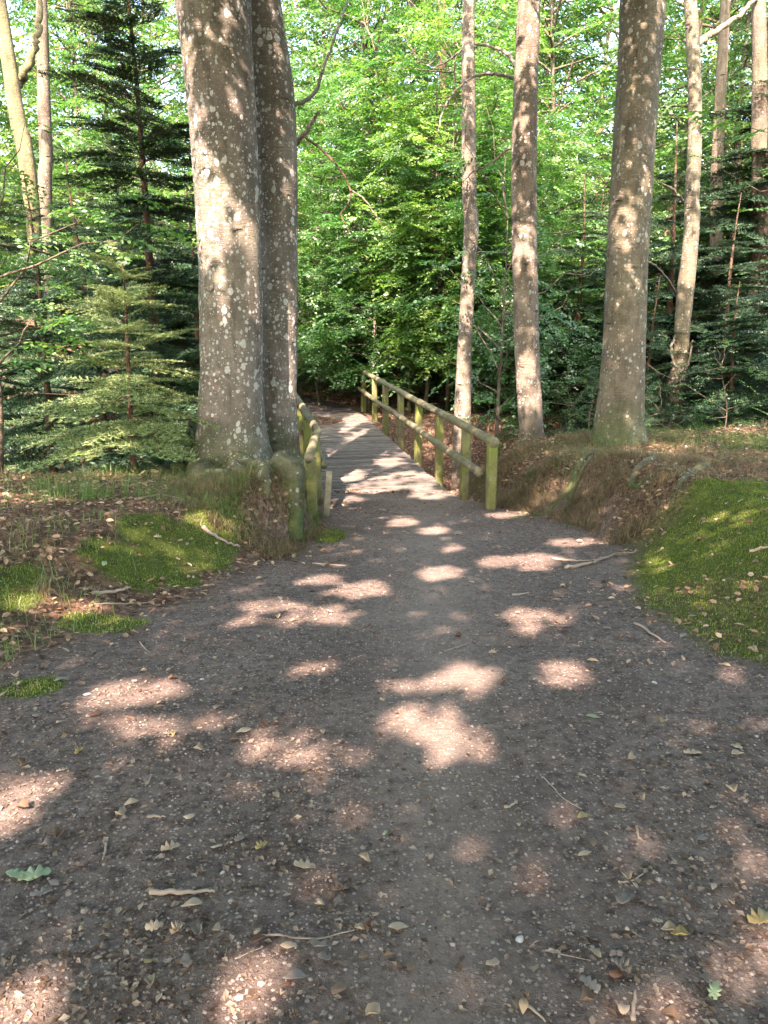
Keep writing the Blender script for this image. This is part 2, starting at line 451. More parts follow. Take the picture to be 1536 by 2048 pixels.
M['post'] = wood_mat('algae_green_timber', (0.19, 0.17, 0.085), (0.075, 0.072, 0.03), (0.125, 0.150, 0.026), 0.85)
M['rail'] = wood_mat('mossy_rail', (0.20, 0.175, 0.11), (0.085, 0.078, 0.045), (0.095, 0.11, 0.04), 0.55)
M['deck'] = wood_mat('weathered_deck', (0.20, 0.172, 0.145), (0.105, 0.09, 0.075), (0.12, 0.12, 0.08), 0.3)
M['end'] = wood_mat('cut_end', (0.10, 0.08, 0.06), (0.045, 0.035, 0.03), (0.06, 0.06, 0.03), 0.3)
M['pale_wood'] = wood_mat('pale_board', (0.30, 0.26, 0.19), (0.18, 0.15, 0.10), (0.16, 0.17, 0.06), 0.4)

# ------------------------------------------------------------------ structure: ground
def cover_masks(x, y):
    """litter, moss, far path amounts at ground points"""
    nb = 0.35 * fbm(x * 2.1, y * 2.1, 91, 3)
    l = sstep(-0.25, 0.35, path_l(y) - x + nb)
    r = sstep(-0.05, 0.30, x - path_r(y) + 0.5 * nb)
    lit = np.clip(l + r, 0, 1) * np.where(y > 1.5, 1, 0.5)
    lit = np.maximum(lit, sstep(10.0, 10.4, y))
    mo = fbm(x * 1.4, y * 1.4, 95, 3)
    # right mossy slope
    mr = sstep(-0.05, 0.22, x - path_r(y) + nb * 0.5) * sstep(3.0, 3.5, y + 0.4 * nb) * (1 - sstep(6.1, 7.0, y + nb))
    mr = mr * (0.72 + 0.28 * sstep(-0.3, 0.1, mo))
    ml = np.zeros_like(np.asarray(x, float))
    for cx_, cy_, rx, ry in MOSS_L:
        dd = np.sqrt(((x - cx_) / rx) ** 2 + ((y - cy_) / ry) ** 2) - 0.8 * nb - 0.5 * mo
        ml = np.maximum(ml, 1 - sstep(0.75, 1.1, dd))
    moss = np.maximum(mr, ml)
    lit = lit * (1 - 0.8 * np.exp(-((x - path_r(y) - 0.22) / 0.2) ** 2) * sstep(7.0, 7.6, y) * (1 - sstep(9.6, 10.0, y)))
    pf = (1 - sstep(0.75, 1.05, np.abs(x - far_c(y)) + nb * 0.4)) * sstep(17.1, 17.5, y) * (1 - sstep(27, 30, y))
    return lit, moss, pf

MOSS_L = []
for px, py, w, h in ((300, 1075, 75, 34), (420, 1080, 55, 40), (250, 1120, 85, 26), (330, 1150, 70, 20), (30, 1185, 55, 40), (200, 1250, 75, 24), (60, 1375, 50, 22),
                     (440, 990, 40, 24), (660, 1070, 35, 22), (1440, 975, 60, 16)):
    p, d = on_ground(px, py)
    ang = PITCH + math.atan((py - 1024) / FPX)
    MOSS_L.append((p.x, p.y, w / FPX * d * 1.1, max(0.12, h / FPX * d / math.sin(ang))))

def build_ground():
    xs = np.concatenate([-np.geomspace(5.2, 140, 60)[::-1], np.arange(-5, 5.001, 0.04), np.geomspace(5.2, 140, 60)])
    ys = np.concatenate([np.linspace(-40, 0.3, 22), np.arange(0.4, 11.4, 0.04), np.arange(11.5, 30, 0.14), np.geomspace(30.5, 170, 40)])
    X, Y = np.meshgrid(xs, ys)
    Z = ground(X, Y)
    nx, ny = len(xs), len(ys)
    v = np.stack([X, Y, Z], -1).reshape(-1, 3)
    i = np.arange(ny - 1)[:, None] * nx + np.arange(nx - 1)[None, :]
    q = np.stack([i, i + 1, i + nx + 1, i + nx], -1).reshape(-1, 4)
    o = link_mesh('ground', v, [q], M['ground'])
    lit, moss, pf = cover_masks(v[:, 0], v[:, 1])
    a = o.data.color_attributes.new('cover', 'FLOAT_COLOR', 'POINT')
    xx, yy = v[:, 0], v[:, 1]
    wr_ = np.exp(-((xx - 0.06 - 0.055 * yy + 0.10 * fbm(yy * 0.9, xx * 0, 5, 3)) / (0.17 + 0.03 * yy)) ** 2) * (0.75 + 0.6 * fbm(xx * 2, yy * 1.2, 8, 3))
    wr_ += 0.5 * sstep(0.05, 0.45, fbm(xx * 0.9, yy * 0.9, 120, 4)) * (1 - lit)
    a2 = o.data.color_attributes.new('wear', 'FLOAT_COLOR', 'POINT')
    a2.data.foreach_set('color', np.stack([wr_, wr_, wr_, np.ones_like(lit)], -1).astype(np.float32).ravel())
    a.data.foreach_set('color', np.stack([lit, moss, pf, np.ones_like(lit)], -1).astype(np.float32).ravel())
    tag(o, kind='structure')
build_ground()

# ------------------------------------------------------------------ foliage generators
def leaf_shape(kind='beech'):
    if kind == 'beech6':
        v = np.array([[0, 0, 0], [0.32, -0.27, 0.03], [0.72, -0.21, 0.02], [1, 0, -0.06], [0.72, 0.21, 0.02], [0.32, 0.27, 0.03]])
        return v, np.array([[0, 1, 2, 3], [0, 3, 4, 5]])
    v = np.array([[0, 0, 0], [0.45, -0.30, 0.03], [1, 0, -0.05], [0.45, 0.30, 0.03]])
    return v, np.array([[0, 1, 2, 3]])

def frames(dirs, normals):
    d = dirs / (np.linalg.norm(dirs, axis=1)[:, None] + 1e-9)
    n = normals - (normals * d).sum(1)[:, None] * d
    n /= np.linalg.norm(n, axis=1)[:, None] + 1e-9
    s = np.cross(n, d)
    return np.stack([d, s, n], -1)       # columns

def stamp(v, q, Mx, T, S):
    """copies of template (v,q) under frames Mx (K,3,3), shift T (K,3), size S (K,)"""
    K = len(T)
    out = np.einsum('kij,vj->kvi', Mx, v) * S[:, None, None] + T[:, None, :]
    nq = (np.arange(K)[:, None, None] * len(v) + q[None]).reshape(-1, q.shape[1])
    return out.reshape(-1, 3), nq

def spray_template(rng, L=0.9, leaf=0.07, step=0.045, side=0.4, kind='beech4', loose=0.25):
    """flat beech spray: a main twig and side twigs, leaves set alternately"""
    pos, dr = [], []
    def run(p, a, ln, depth):
        t = 0.0; sgn = 1
        while t < ln:
            t += step * rng.uniform(0.7, 1.3); sgn = -sgn
            x, y = p[0] + math.cos(a) * t, p[1] + math.sin(a) * t
            z = p[2] - 0.12 * (x * x) + rng.normal(0, 0.012)
            aa = a + sgn * R_(rng.uniform(35, 70))
            pos.append((x, y, z)); dr.append((math.cos(aa), math.sin(aa), rng.normal(-0.12, 0.18)))
            if depth and t > 0.12 * ln and rng.random() < 0.55:
                run((x, y, p[2]), a + sgn * R_(rng.uniform(38, 62)), side * (1 - t / ln * 0.75) * rng.uniform(0.6, 1.1), depth - 1)
    run((0, 0, 0), 0, L, 1)
    pos = np.array(pos); dr = np.array(dr)
    nr = np.array([0, 0, 1.0]) + rng.normal(0, loose, (len(pos), 3))
    v, q = leaf_shape(kind)
    return stamp(v, q, frames(dr, nr), pos, leaf * rng.uniform(0.7, 1.2, len(pos)))

def make_beech(name, seed, H, r0, h0, crown_r, nbranch, sprays_per, leaf, mat_leaf, mat_bark, step=0.05, droop=0.0, sides=8, lean=0.3, curve=0.25, sprL=(0.6, 1.2), top=0.35, nlen=9, dead=0, kind='beech4'):
    """one broadleaf tree: trunk mesh with limbs, crown mesh of leaf sprays. Returns (trunk, crown) objects without a parent"""
    rng = np.random.default_rng(seed)
    t = np.linspace(0, 1, nlen * 2)
    ph = rng.uniform(0, 6, 4)
    P = np.stack([lean * t * math.cos(ph[0]) * H * 0.1 + curve * np.sin(t * 5 + ph[1]) * 0.5, lean * t * math.sin(ph[0]) * H * 0.1 + curve * np.sin(t * 4 + ph[2]) * 0.5, t * H - 0.25], 1)
    P[:, :2] -= P[0, :2]
    rad = r0 * (1 - t * 0.9) ** 0.8 + r0 * 0.5 * np.exp(-t * H / 0.25)
    mb = MB(); tube(mb, P, rad, sides + 2)
    temps = [spray_template(rng, 1.0, leaf / 0.9, step, 0.42, kind, 0.45) for _ in range(3)]
    anchor, sdir, snor, ssz = [], [], [], []
    for b in range(nbranch):
        f = (b + rng.random()) / nbranch
        h = h0 + (H * 0.97 - h0) * f
        k = np.interp(h + 0.25, P[:, 2], np.arange(len(P))); i = int(min(k, len(P) - 2)); p0 = P[i] + (P[i + 1] - P[i]) * (k - i)
        az = b * 2.4 + rng.normal(0, 0.5)
        ln = crown_r * (top + (1 - top) * math.sin(math.pi * min(1, 0.35 + 0.65 * (1 - f)))) * rng.uniform(0.65, 1.15)
        el = R_(rng.uniform(-8, 42)) * (1 + f * 0.8) - droop
        n = 6; s = np.linspace(0, 1, n)
        d = np.array([math.cos(az), math.sin(az)])
        wob = rng.normal(0, 0.06, (n, 2)) * ln * s[:, None]
        bp = np.zeros((n, 3))
        bp[:, :2] = p0[:2] + d * (s * ln * math.cos(el))[:, None] + wob
        bp[:, 2] = p0[2] + s * ln * math.sin(el) - droop * s ** 2 * ln * 0.5 + rng.normal(0, 0.03, n) * s * ln
        rb = max(0.006, min(0.35 * r0, 0.018 * ln)) * (1 - 0.8 * s)
        tube(mb, bp, rb, 4, cap=False)
        for c in range(sprays_per):
            u = rng.uniform(0.25, 1.0) if c else 1.0
            kk = u * (n - 1); ii = int(min(kk, n - 2)); pp = bp[ii] + (bp[ii + 1] - bp[ii]) * (kk - ii)
            a2 = az + (0 if c == 0 else rng.choice([-1, 1]) * R_(rng.uniform(25, 80)))
            sz = rng.uniform(*sprL) * (1 - 0.3 * f)
            anchor.append(pp + rng.normal(0, 0.05, 3) * [1, 1, 2]); sdir.append((math.cos(a2), math.sin(a2), rng.normal(-0.08, 0.26) - droop * 0.3)); ssz.append(sz)
            snor.append((rng.normal(0, 0.26), rng.normal(0, 0.26), 1))
    for b in range(dead):
        h = rng.uniform(0.3, h0 + 1.5); i = int(np.interp(h, P[:, 2], np.arange(len(P)))); az = rng.uniform(0, 6.3); ln = rng.uniform(0.5, 1.6)
        s = np.linspace(0, 1, 5)[:, None]
        bp = P[i] + s * ln * np.array([math.cos(az), math.sin(az), rng.uniform(-0.3, 0.5)]) + rng.normal(0, 0.05, (5, 3)) * s * ln
        tube(mb, bp, 0.009 * (1 - 0.8 * s[:, 0]), 4, cap=False)
    anchor = np.array(anchor); sdir = np.array(sdir); snor = np.array(snor); ssz = np.array(ssz)
    F = frames(sdir, snor)
    which = rng.integers(0, 3, len(anchor))
    V, Q, n0 = [], [], 0
    for k in range(3):
        m = which == k
        if not m.any(): continue
        v, q = stamp(temps[k][0], temps[k][1], F[m], anchor[m], ssz[m])
        V.append(v); Q.append(q + n0); n0 += len(v)
    crown = link_mesh('crown', np.concatenate(V), [np.concatenate(Q)], mat_leaf, smooth=False)
    trunk = mb.build('trunk', mat_bark)
    return trunk, crown

def fir_branch_template(rng, side_n=11, nstep=0.012, nlen=0.030, w=0.0042, droop=0.12):
    """flat fir branch of unit length: paired side twigs clothed with needles"""
    segs = [((0, 0, 0), (1, 0, 0), 1.0)]
    for k in range(side_n):
        t = 0.10 + 0.86 * k / (side_n - 1)
        for sg in (-1, 1):
            ln = 0.42 * (1 - t) ** 0.75 * (0.55 + 0.45 * min(1, t / 0.25)) * rng.uniform(0.75, 1.15) + 0.05
            a = sg * R_(rng.uniform(42, 58))
            d = (math.cos(a), math.sin(a), rng.normal(-0.06, 0.06))
            segs.append(((t, 0, 0), d, ln))
            if ln > 0.3:
                for u in (0.4, 0.68):
                    for s2 in (-1, 1):
                        a2 = a + s2 * R_(45)
                        segs.append(((t + d[0] * ln * u, d[1] * ln * u, d[2] * ln * u), (math.cos(a2), math.sin(a2), -0.05), ln * 0.33))
    P, D, Nn, S = [], [], [], []
    tw = MB()
    for p, d, ln in segs:
        p = np.array(p); d = np.array(d, float); d /= np.linalg.norm(d)
        m = max(3, int(ln / nstep))
        t = np.linspace(0.02, ln, m)
        pr = np.array([-d[1], d[0], 0])
        for sg in (-1, 1, 0):
            tt = t[::2] if sg == 0 else t
            c = p + tt[:, None] * d
            dd = d[None] * rng.uniform(0.45, 0.9, (len(tt), 1)) + (pr * sg)[None] + np.array([0, 0, 0.9 if sg == 0 else 0.12])[None] + rng.normal(0, 0.12, (len(tt), 3))
            P.append(c); D.append(dd); S.append(nlen * rng.uniform(0.75, 1.15, len(tt)))
            Nn.append(np.array([0, 0, 1.0])[None] + rng.normal(0, 0.4, (len(tt), 3)))
        tube(tw, np.stack([p, p + d * ln * 0.5, p + d * ln]), [0.004 if ln > 0.9 else 0.002, 0.002, 0.001], 3, cap=False)
    P = np.concatenate(P); D = np.concatenate(D); S = np.concatenate(S); Nn = np.concatenate(Nn)
    v = np.array([[0, -w / nlen, 0], [1, 0, 0], [0, w / nlen, 0]]); q = np.array([[0, 1, 2]])
    nv, nq = stamp(v, q, frames(D, Nn), P, S)
    tv = np.concatenate(tw.v); tq = np.concatenate(tw.p[4])
    for a in (nv, tv): a[:, 2] -= droop * a[:, 0] ** 2
    return nv, nq, tv, tq

def make_fir(seed, H, r0, h0, base_r, whorls, per, mat_needle, mat_bark, tp, droop=0.25, up=0.2, leader=True, dead=6, gaps=0.0, shape=0.8):
    rng = np.random.default_rng(seed)
    n = 14; t = np.linspace(0, 1, n)
    ph = rng.uniform(0, 6)
    P = np.stack([0.03 * H * np.sin(t * 3 + ph) * t, 0.02 * H * np.sin(t * 4 + ph) * t, t * H - 0.2], 1)
    mb = MB(); tube(mb, P, r0 * (1 - 0.93 * t) + 0.4 * r0 * np.exp(-t * H / 0.2), 9)
    A, D, Nn, S = [], [], [], []
    for w in range(whorls):
        f = w / (whorls - 1) if whorls > 1 else 0
        h = h0 + (H * 0.94 - h0) * f ** 0.92
        ln0 = base_r * (1 - f) ** shape + 0.10
        i = np.interp(h, P[:, 2], np.arange(n)); ii = int(min(i, n - 2)); p0 = P[ii] + (P[ii + 1] - P[ii]) * (i - ii)
        k0 = per + (rng.integers(0, 2))
        a0 = rng.uniform(0, 6.3)
        for k in range(k0):
            if rng.random() < gaps: continue
            az = a0 + k * 2 * math.pi / k0 + rng.normal(0, 0.25)
            ln = ln0 * rng.uniform(0.7, 1.15)
            el = up * (0.3 + f) - droop * (1 - f) + rng.normal(0, 0.10)
            A.append(p0 + np.array([0, 0, rng.normal(0, 0.05)])); D.append((math.cos(az) * math.cos(el), math.sin(az) * math.cos(el), math.sin(el)))
            Nn.append((rng.normal(0, 0.15), rng.normal(0, 0.15), 1)); S.append(ln)
    for b in range(dead):
        h = rng.uniform(0.2, h0 + 0.6); az = rng.uniform(0, 6.3); ln = rng.uniform(0.4, 1.0) * base_r
        s = np.linspace(0, 1, 5)[:, None]
        bp = np.array([0, 0, h]) + s * ln * np.array([math.cos(az), math.sin(az), rng.uniform(-0.35, 0.15)]) + rng.normal(0, 0.03, (5, 3)) * s
        tube(mb, bp, 0.008 * (1 - 0.8 * s[:, 0]), 4, cap=False)
    A = np.array(A); D = np.array(D); Nn = np.array(Nn); S = np.array(S)
    F = frames(D, Nn)
    V, Q, n0 = [], [], 0
    TV, TQ, m0 = [], [], 0
    wh = rng.integers(0, len(tp), len(A))
    for k in range(len(tp)):
        m = wh == k
        if not m.any(): continue
        v, q = stamp(tp[k][0], tp[k][1], F[m], A[m], S[m]); V.append(v); Q.append(q + n0); n0 += len(v)
        v, q = stamp(tp[k][2], tp[k][3], F[m], A[m], S[m]); TV.append(v); TQ.append(q + m0); m0 += len(v)
    crown = link_mesh('needles', np.concatenate(V), [np.concatenate(Q)], mat_needle, smooth=False)
    mb.add(np.concatenate(TV), np.concatenate(TQ))
    trunk = mb.build('trunk', mat_bark)
    return trunk, crown

def as_tree(parts, name, loc, label, cat, group=None, rz=0, sc=1.0):
    t = thing(name, loc, label, cat, group, rz)
    t.scale = (sc, sc, sc)
    for p in parts: p.parent = t
    return t

# ------------------------------------------------------------------ the big beeches
def trunk_from_pixels(name, rows, d, mat, label, H=13.5, thin=1.0, flare=0.35, base_drop=0.45, depth_lean=0.0, group=None, seed=1, sides=44, lobes=5, bumpy=0.03, flare_h=0.28):
    """rows: (py, left px, right px) measured down the trunk; gives a round trunk of true size standing at depth d"""
    rows = sorted(rows, key=lambda r: -r[0])
    pts, rad = [], []
    for py, l, r in rows:
        p = at((l + r) / 2, py, d); pts.append(p); rad.append((r - l) / 2 / FPX * d)
    y0 = pts[0].y
    P = np.array([[p.x, y0, p.z + (y0 - p.y) * (p.z - CAM_H) / max(p.y, 1)] for p in pts])
    # keep the trunk in one upright plane at y0: slide each point along its view ray
    P = []
    for p in pts:
        k = y0 / p.y
        P.append([p.x * k, y0, CAM_H + (p.z - CAM_H) * k])
    P = np.array(P); rad = np.array(rad) * thin * 0.97
    base = Vector((P[0][0], y0, gz(P[0][0], y0)))
    last = P[-1]; dirv = (P[-1] - P[-2]); dirv /= dirv[2]
    dirv[:2] *= 0.5
    while last[2] < H:
        last = last + dirv * 2.2; P = np.vstack([P, last]); rad = np.append(rad, max(0.06, rad[-1] * 0.86))
    P = np.vstack([[P[0][0] - (P[1][0] - P[0][0]) * 0.3, y0, base.z - base_drop], P]); rad = np.append([rad[0]], rad)
    P -= np.array(base)
    zz = P[:, 2]
    zs = np.concatenate([np.arange(-base_drop, 1.2, 0.035), np.arange(1.2, 5.5, 0.07), np.arange(5.5, zz[-1], 0.4)])
    X = np.interp(zs, zz, P[:, 0]); Y = np.interp(zs, zz, P[:, 1]); Rr = np.interp(zs, zz, rad)
    ker = np.ones(9) / 9
    for arr in (X, Rr):
        pad = np.pad(arr, 4, mode='edge'); arr[:] = np.convolve(pad, ker, 'valid')
    rng = np.random.default_rng(seed)
    ph = rng.uniform(0, 6.3, 6)
    a = np.linspace(0, 2 * np.pi, sides, endpoint=False)
    A, Z = np.meshgrid(a, zs)
    fl = np.exp(-np.clip(Z + 0.05, 0, None) / flare_h)
    rr = Rr[:, None] * (1 + flare * fl * (0.55 + 0.6 * np.abs(np.sin(A * lobes / 2 + ph[0]))) + 0.05 * np.sin(A * 2 + ph[1] + Z * 0.5) + 0.03 * np.sin(A * 3 + ph[2] - Z * 0.8))
    rr *= 1 + bumpy * fbm(A * 1.8 + 3 * np.cos(A), Z * 2.6, seed, 4) + 0.006 * np.sin(Z * 60 + 3 * np.sin(A * 2)) * np.exp(-np.abs(vnoise(A * 2, Z * 3, 3)) * 6)
    # collar bulges where limbs once were
    for k in range(7):
        za, aa = rng.uniform(0.8, 5.0), rng.uniform(3.4, 6.0)
        dd = ((Z - za) / 0.09) ** 2 + (np.angle(np.exp(1j * (A - aa))) / 0.22) ** 2
        rr *= 1 + 0.05 * np.exp(-dd) - 0.05 * np.exp(-dd * 5)
    V = np.stack([X[:, None] + rr * np.cos(A), Y[:, None] + rr * np.sin(A), Z], -1).reshape(-1, 3)
    n = len(zs)
    i = np.arange(n - 1)[:, None] * sides; j = np.arange(sides)[None]; j2 = (j + 1) % sides
    q = np.stack([i + j, i + j2, i + sides + j2, i + sides + j], -1).reshape(-1, 4)
    t = thing(name, base, label, 'tree', group)
    tr = link_mesh('trunk', V, [q], mat, t)
    return t, base, (zs, X, Y, Rr)

BIG = []
T1, b1, c1 = trunk_from_pixels('beech_tree', [(950, 398, 532), (900, 402, 528), (820, 403, 524), (700, 406, 523), (500, 400, 519), (350, 391, 511), (250, 383, 506), (120, 367, 500), (0, 353, 493)], 9.0, M['bark'],
    'thickest grey beech trunk covered in round white lichen spots, left of the footbridge', seed=3, flare=0.55, flare_h=0.36, bumpy=0.05)
T2, b2, c2 = trunk_from_pixels('beech_tree', [(940, 524, 600), (880, 526, 595), (800, 525, 591), (600, 522, 592), (450, 518, 592), (330, 510, 590), (200, 500, 587), (120, 494, 576), (60, 490, 565), (0, 487, 556)], 9.75, M['bark'],
    'smooth beech trunk close behind the thickest trunk, beside the near left rail', seed=8, flare=0.30)
T3, b3, c3 = trunk_from_pixels('beech_tree', [(945, 1042, 1094), (850, 1037, 1086), (700, 1030, 1078), (500, 1027, 1073), (340, 1025, 1070), (200, 1029, 1072), (100, 1033, 1075), (0, 1038, 1077)], 12.2, M['bark3'],
    'pale slender beech trunk with a bright sunlit band, just right of the footbridge', seed=12, flare=0.2)
T4, b4, c4 = trunk_from_pixels('beech_tree', [(900, 1184, 1290), (860, 1190, 1285), (700, 1204, 1289), (500, 1213, 1295), (350, 1222, 1304), (150, 1238, 1316), (0, 1246, 1328)], 10.6, M['bark4'],
    'thick olive grey beech trunk on the grassy bank right of the path', seed=21, flare=0.28)
T5, b5, c5 = trunk_from_pixels('beech_tree', [(960, 903, 945), (820, 908, 943), (700, 914, 944), (600, 920, 948), (450, 929, 957), (300, 924, 950), (100, 922, 946), (0, 928, 946)], 14.6, M['bark3'],
    'thin crooked beech trunk growing out of the ravine behind the right rail', seed=33, flare=0.2, sides=24)
T6, b6, c6 = trunk_from_pixels('beech_tree', [(800, 1328, 1368), (700, 1345, 1378), (600, 1350, 1387), (520, 1362, 1396), (450, 1366, 1400), (300, 1374, 1407), (200, 1382, 1410), (100, 1384, 1409), (40, 1372, 1400), (0, 1362, 1391)], 14.2, M['bark4'],
    'crooked knobbly beech trunk among dark firs at the right', seed=44, flare=0.2, sides=24, bumpy=0.14, thin=0.86)

# extra limbs that leave those trunks, each a part
def limb(parent, base, pix, r0, r1, mat, d0, sides=7, label=None):
    P = [at(px, py, d) for px, py, d in pix]
    P = resample(np.array([list(p) for p in P]), len(P) * 5)
    jj = np.random.default_rng(len(pix)).normal(0, r0 * 0.25, P.shape); jj[0] = 0
    mb = MB(); tube(mb, P + jj - np.array(base), np.linspace(r0, r1, len(P)), sides)
    o = mb.build('branch', mat, parent)
    return o
limb(T2, b2, [(575, 300, 9.7), (612, 262, 9.5), (640, 225, 9.4)], 0.040, 0.018, M['bark3'], 9)
limb(T2, b2, [(608, 272, 9.5), (650, 305, 9.3), (685, 345, 9.2), (702, 385, 9.1), (694, 412, 9.0), (682, 430, 9.0), (705, 470, 9.0)], 0.016, 0.004, M['bark_fir'], 9)
limb(T2, b2, [(702, 380, 9.1), (730, 400, 9.0), (758, 440, 9.0), (785, 470, 8.9)], 0.010, 0.004, M['bark3'], 9)
limb(T2, b2, [(575, 215, 9.8), (625, 190, 10.2), (650, 130, 10.6), (672, 70, 11), (695, 0, 11.5)], 0.032, 0.010, M['bark_far'], 9)
limb(T3, b3, [(1038, 160, 12.1), (1000, 148, 11.9), (965, 148, 11.8), (930, 165, 11.6), (900, 195, 11.4), (882, 235, 11.3), (878, 265, 11.3)], 0.030, 0.008, M['bark3'], 12)
limb(T3, b3, [(1040, 145, 12.2), (1015, 108, 12.4), (985, 95, 12.6), (940, 90, 12.8), (905, 115, 13), (870, 135, 13)], 0.035, 0.012, M['bark4'], 12)
limb(T3, b3, [(1035, 290, 12.1), (1010, 302, 11.9), (985, 325, 11.8), (945, 345, 11.6), (920, 370, 11.4)], 0.022, 0.006, M['bark_fir'], 12)
limb(T4, b4, [(1225, 440, 10.6), (1190, 425, 10.5), (1150, 430, 10.4), (1128, 455, 10.3), (1122, 500, 10.2)], 0.014, 0.004, M['bark3'], 10)
limb(T4, b4, [(1290, 520, 10.6), (1315, 535, 11.5), (1340, 565, 12.8), (1352, 588, 14)], 0.012, 0.02, M['bark3'], 10)
limb(T6, b6, [(1385, 435, 14.2), (1365, 400, 14), (1340, 375, 13.8), (1305, 360, 13.6)], 0.035, 0.010, M['bark3'], 14)
limb(T6, b6, [(1395, 90, 14.2), (1420, 68, 14.4), (1460, 45, 14.6), (1500, 10, 14.9), (1530, -30, 15.2)], 0.07, 0.035, M['bark4'], 14)
limb(T6, b6, [(1360, 655, 14.0), (1343, 690, 13.8), (1346, 722, 13.7), (1362, 745, 13.7)], 0.03, 0.015, M['bark3'], 14)
limb(T6, b6, [(1372, 740, 13.9), (1380, 712, 13.8), (1386, 680, 13.8)], 0.022, 0.012, M['bark3'], 14)

# surface roots of the left beech
def root(parent, base, pts, r0, r1, mat, seed):
    P = resample(np.array(pts, float), 26)
    P[:, 2] = ground(P[:, 0], P[:, 1]) + np.linspace(0.10 * r0, -r1 * 0.1, 26) + np.array([p for p in P[:, 2]]) * 0
    P += np.random.default_rng(seed).normal(0, r0 * 0.10, P.shape)
    rr = np.linspace(r0, r1, 26)
    mb = MB(); tube(mb, P - np.array(base), rr, 12, bump=lambda t, a: 1 + 0.9 * fbm(np.cos(a) * 1.2 + t * 7, np.sin(a) * 1.2 + t * 3, seed, 3))
    return mb.build('root', mat, parent)
M['root'] = bark_mat('root_bark', (0.15, 0.13, 0.08), (0.06, 0.05, 0.03), 0.9, (0.30, 0.31, 0.22), 0.75, 0.30)
root(T1, b1, [(-1.62, 8.65, 0), (-1.42, 8.2, 0), (-1.18, 7.75, 0), (-0.98, 7.35, 0), (-0.86, 6.95, 0), (-0.80, 6.62, 0)], 0.24, 0.07, M['root'], 1)
root(T1, b1, [(-1.75, 8.55, 0), (-1.62, 8.05, 0), (-1.36, 7.55, 0), (-1.16, 7.1, 0), (-1.05, 6.7, 0)], 0.19, 0.05, M['root'], 5)
root(T1, b1, [(-1.95, 8.6, 0), (-2.0, 8.2, 0), (-1.85, 7.75, 0), (-1.55, 7.4, 0), (-1.45, 7.1, 0)], 0.17, 0.04, M['root'], 2)
root(T1, b1, [(-2.05, 8.8, 0), (-2.45, 8.55, 0), (-2.75, 8.1, 0)], 0.17, 0.04, M['root'], 3)
root(T2, b2, [(-1.15, 9.4, 0), (-0.98, 8.9, 0), (-0.93, 8.4, 0), (-0.86, 7.9, 0)], 0.14, 0.05, M['root'], 6)
rq = np.random.default_rng(3)
for k in (1, 2, 5, 7):
    x0, y0 = 1.75 + 0.16 * k + rq.normal(0, 0.08), 8.6 - 0.22 * k
    dx, dy = -0.15 + rq.normal(0, 0.22), -0.30 + rq.normal(0, 0.2)
    root(T4, b4, [(x0 + 0.35, y0 + 0.45, 0), (x0, y0, 0), (x0 + dx * 0.5, y0 + dy * 0.5, 0), (x0 + dx, y0 + dy, 0)], rq.uniform(0.03, 0.05), 0.010, M['root'], 30 + k)

# ------------------------------------------------------------------ added out-of-view leaf layer, carved to place shade and sun patches
HOLES = []          # centre point, half width across, half length, keep share
def hole(px, py, a, b, keep=0.0, d=None):
    if d is None:
        p, d = on_ground(px, py)
        if p.y > 9.75:      # lands on the level of the bridge deck
            v = at(px, py, 1.0) - Vector((0, 0, CAM_H)); d = (-0.9 - CAM_H) / v.z; p = at(px, py, d)
        ang = PITCH + math.atan((py - 1024) / FPX)
        HOLES.append((np.array(p), a / FPX * d, b / FPX * d / math.sin(ang) * SUN.z, keep))
    else:
        p = at(px, py, d); HOLES.append((np.array(p), a / FPX * d, b / FPX * d * 0.8, keep))
for h in ((810, 1045, 32, 13), (870, 1062, 30, 11), (900, 1100, 16, 8), (885, 1147, 40, 20), (720, 1183, 48, 21), (1045, 1124, 72, 22), (1155, 1085, 60, 11),
          (640, 1160, 34, 12), (545, 1212, 42, 16), (510, 1240, 34, 16), (640, 1232, 72, 24), (1070, 1240, 46, 30), (1130, 1345, 42, 26), (945, 1350, 44, 28), (850, 1372, 18, 12),
          (850, 1448, 60, 30), (900, 1490, 60, 30), (600, 1340, 60, 16, .4), (270, 1388, 88, 34), (320, 1460, 90, 26, .5), (590, 1485, 80, 40, .45), (730, 1480, 40, 36, .5),
          (5, 1620, 52, 55), (505, 1985, 34, 75), (50, 2025, 95, 55), (1460, 1800, 60, 70, .5), (1500, 1900, 60, 80, .4), (640, 1780, 25, 20, .3), (110, 1215, 85, 16), (200, 1430, 60, 14, .5),
          (650, 1600, 40, 60, .75), (780, 1370, 25, 25, .5), (1420, 1340, 60, 14, .5), (250, 950, 60, 14), (1010, 1030, 40, 9), (60, 1000, 60, 12, .4), (1100, 985, 40, 10, .3), (1330, 900, 80, 14, .3),
          (1270, 880, 40, 10, .4), (420, 1045, 30, 8), (180, 1040, 60, 12, .6), (1480, 1020, 40, 10, .4), (1400, 1090, 110, 26, .8), (1490, 1180, 70, 30, .8), (1370, 1200, 60, 20, .9), (300, 1100, 80, 20, .8)):
    hole(*h)
for h in ((700, 1000, 30, 10), (740, 972, 45, 12), (815, 958, 70, 18), (865, 985, 48, 10), (690, 950, 34, 14), (780, 922, 26, 9), (830, 905, 20, 8, .3), (712, 875, 14, 22), (700, 850, 10, 14), (720, 835, 30, 8), (690, 800, 18, 7), (765, 870, 16, 6), (640, 835, 14, 7), (600, 795, 16, 6)):
    hole(*h)
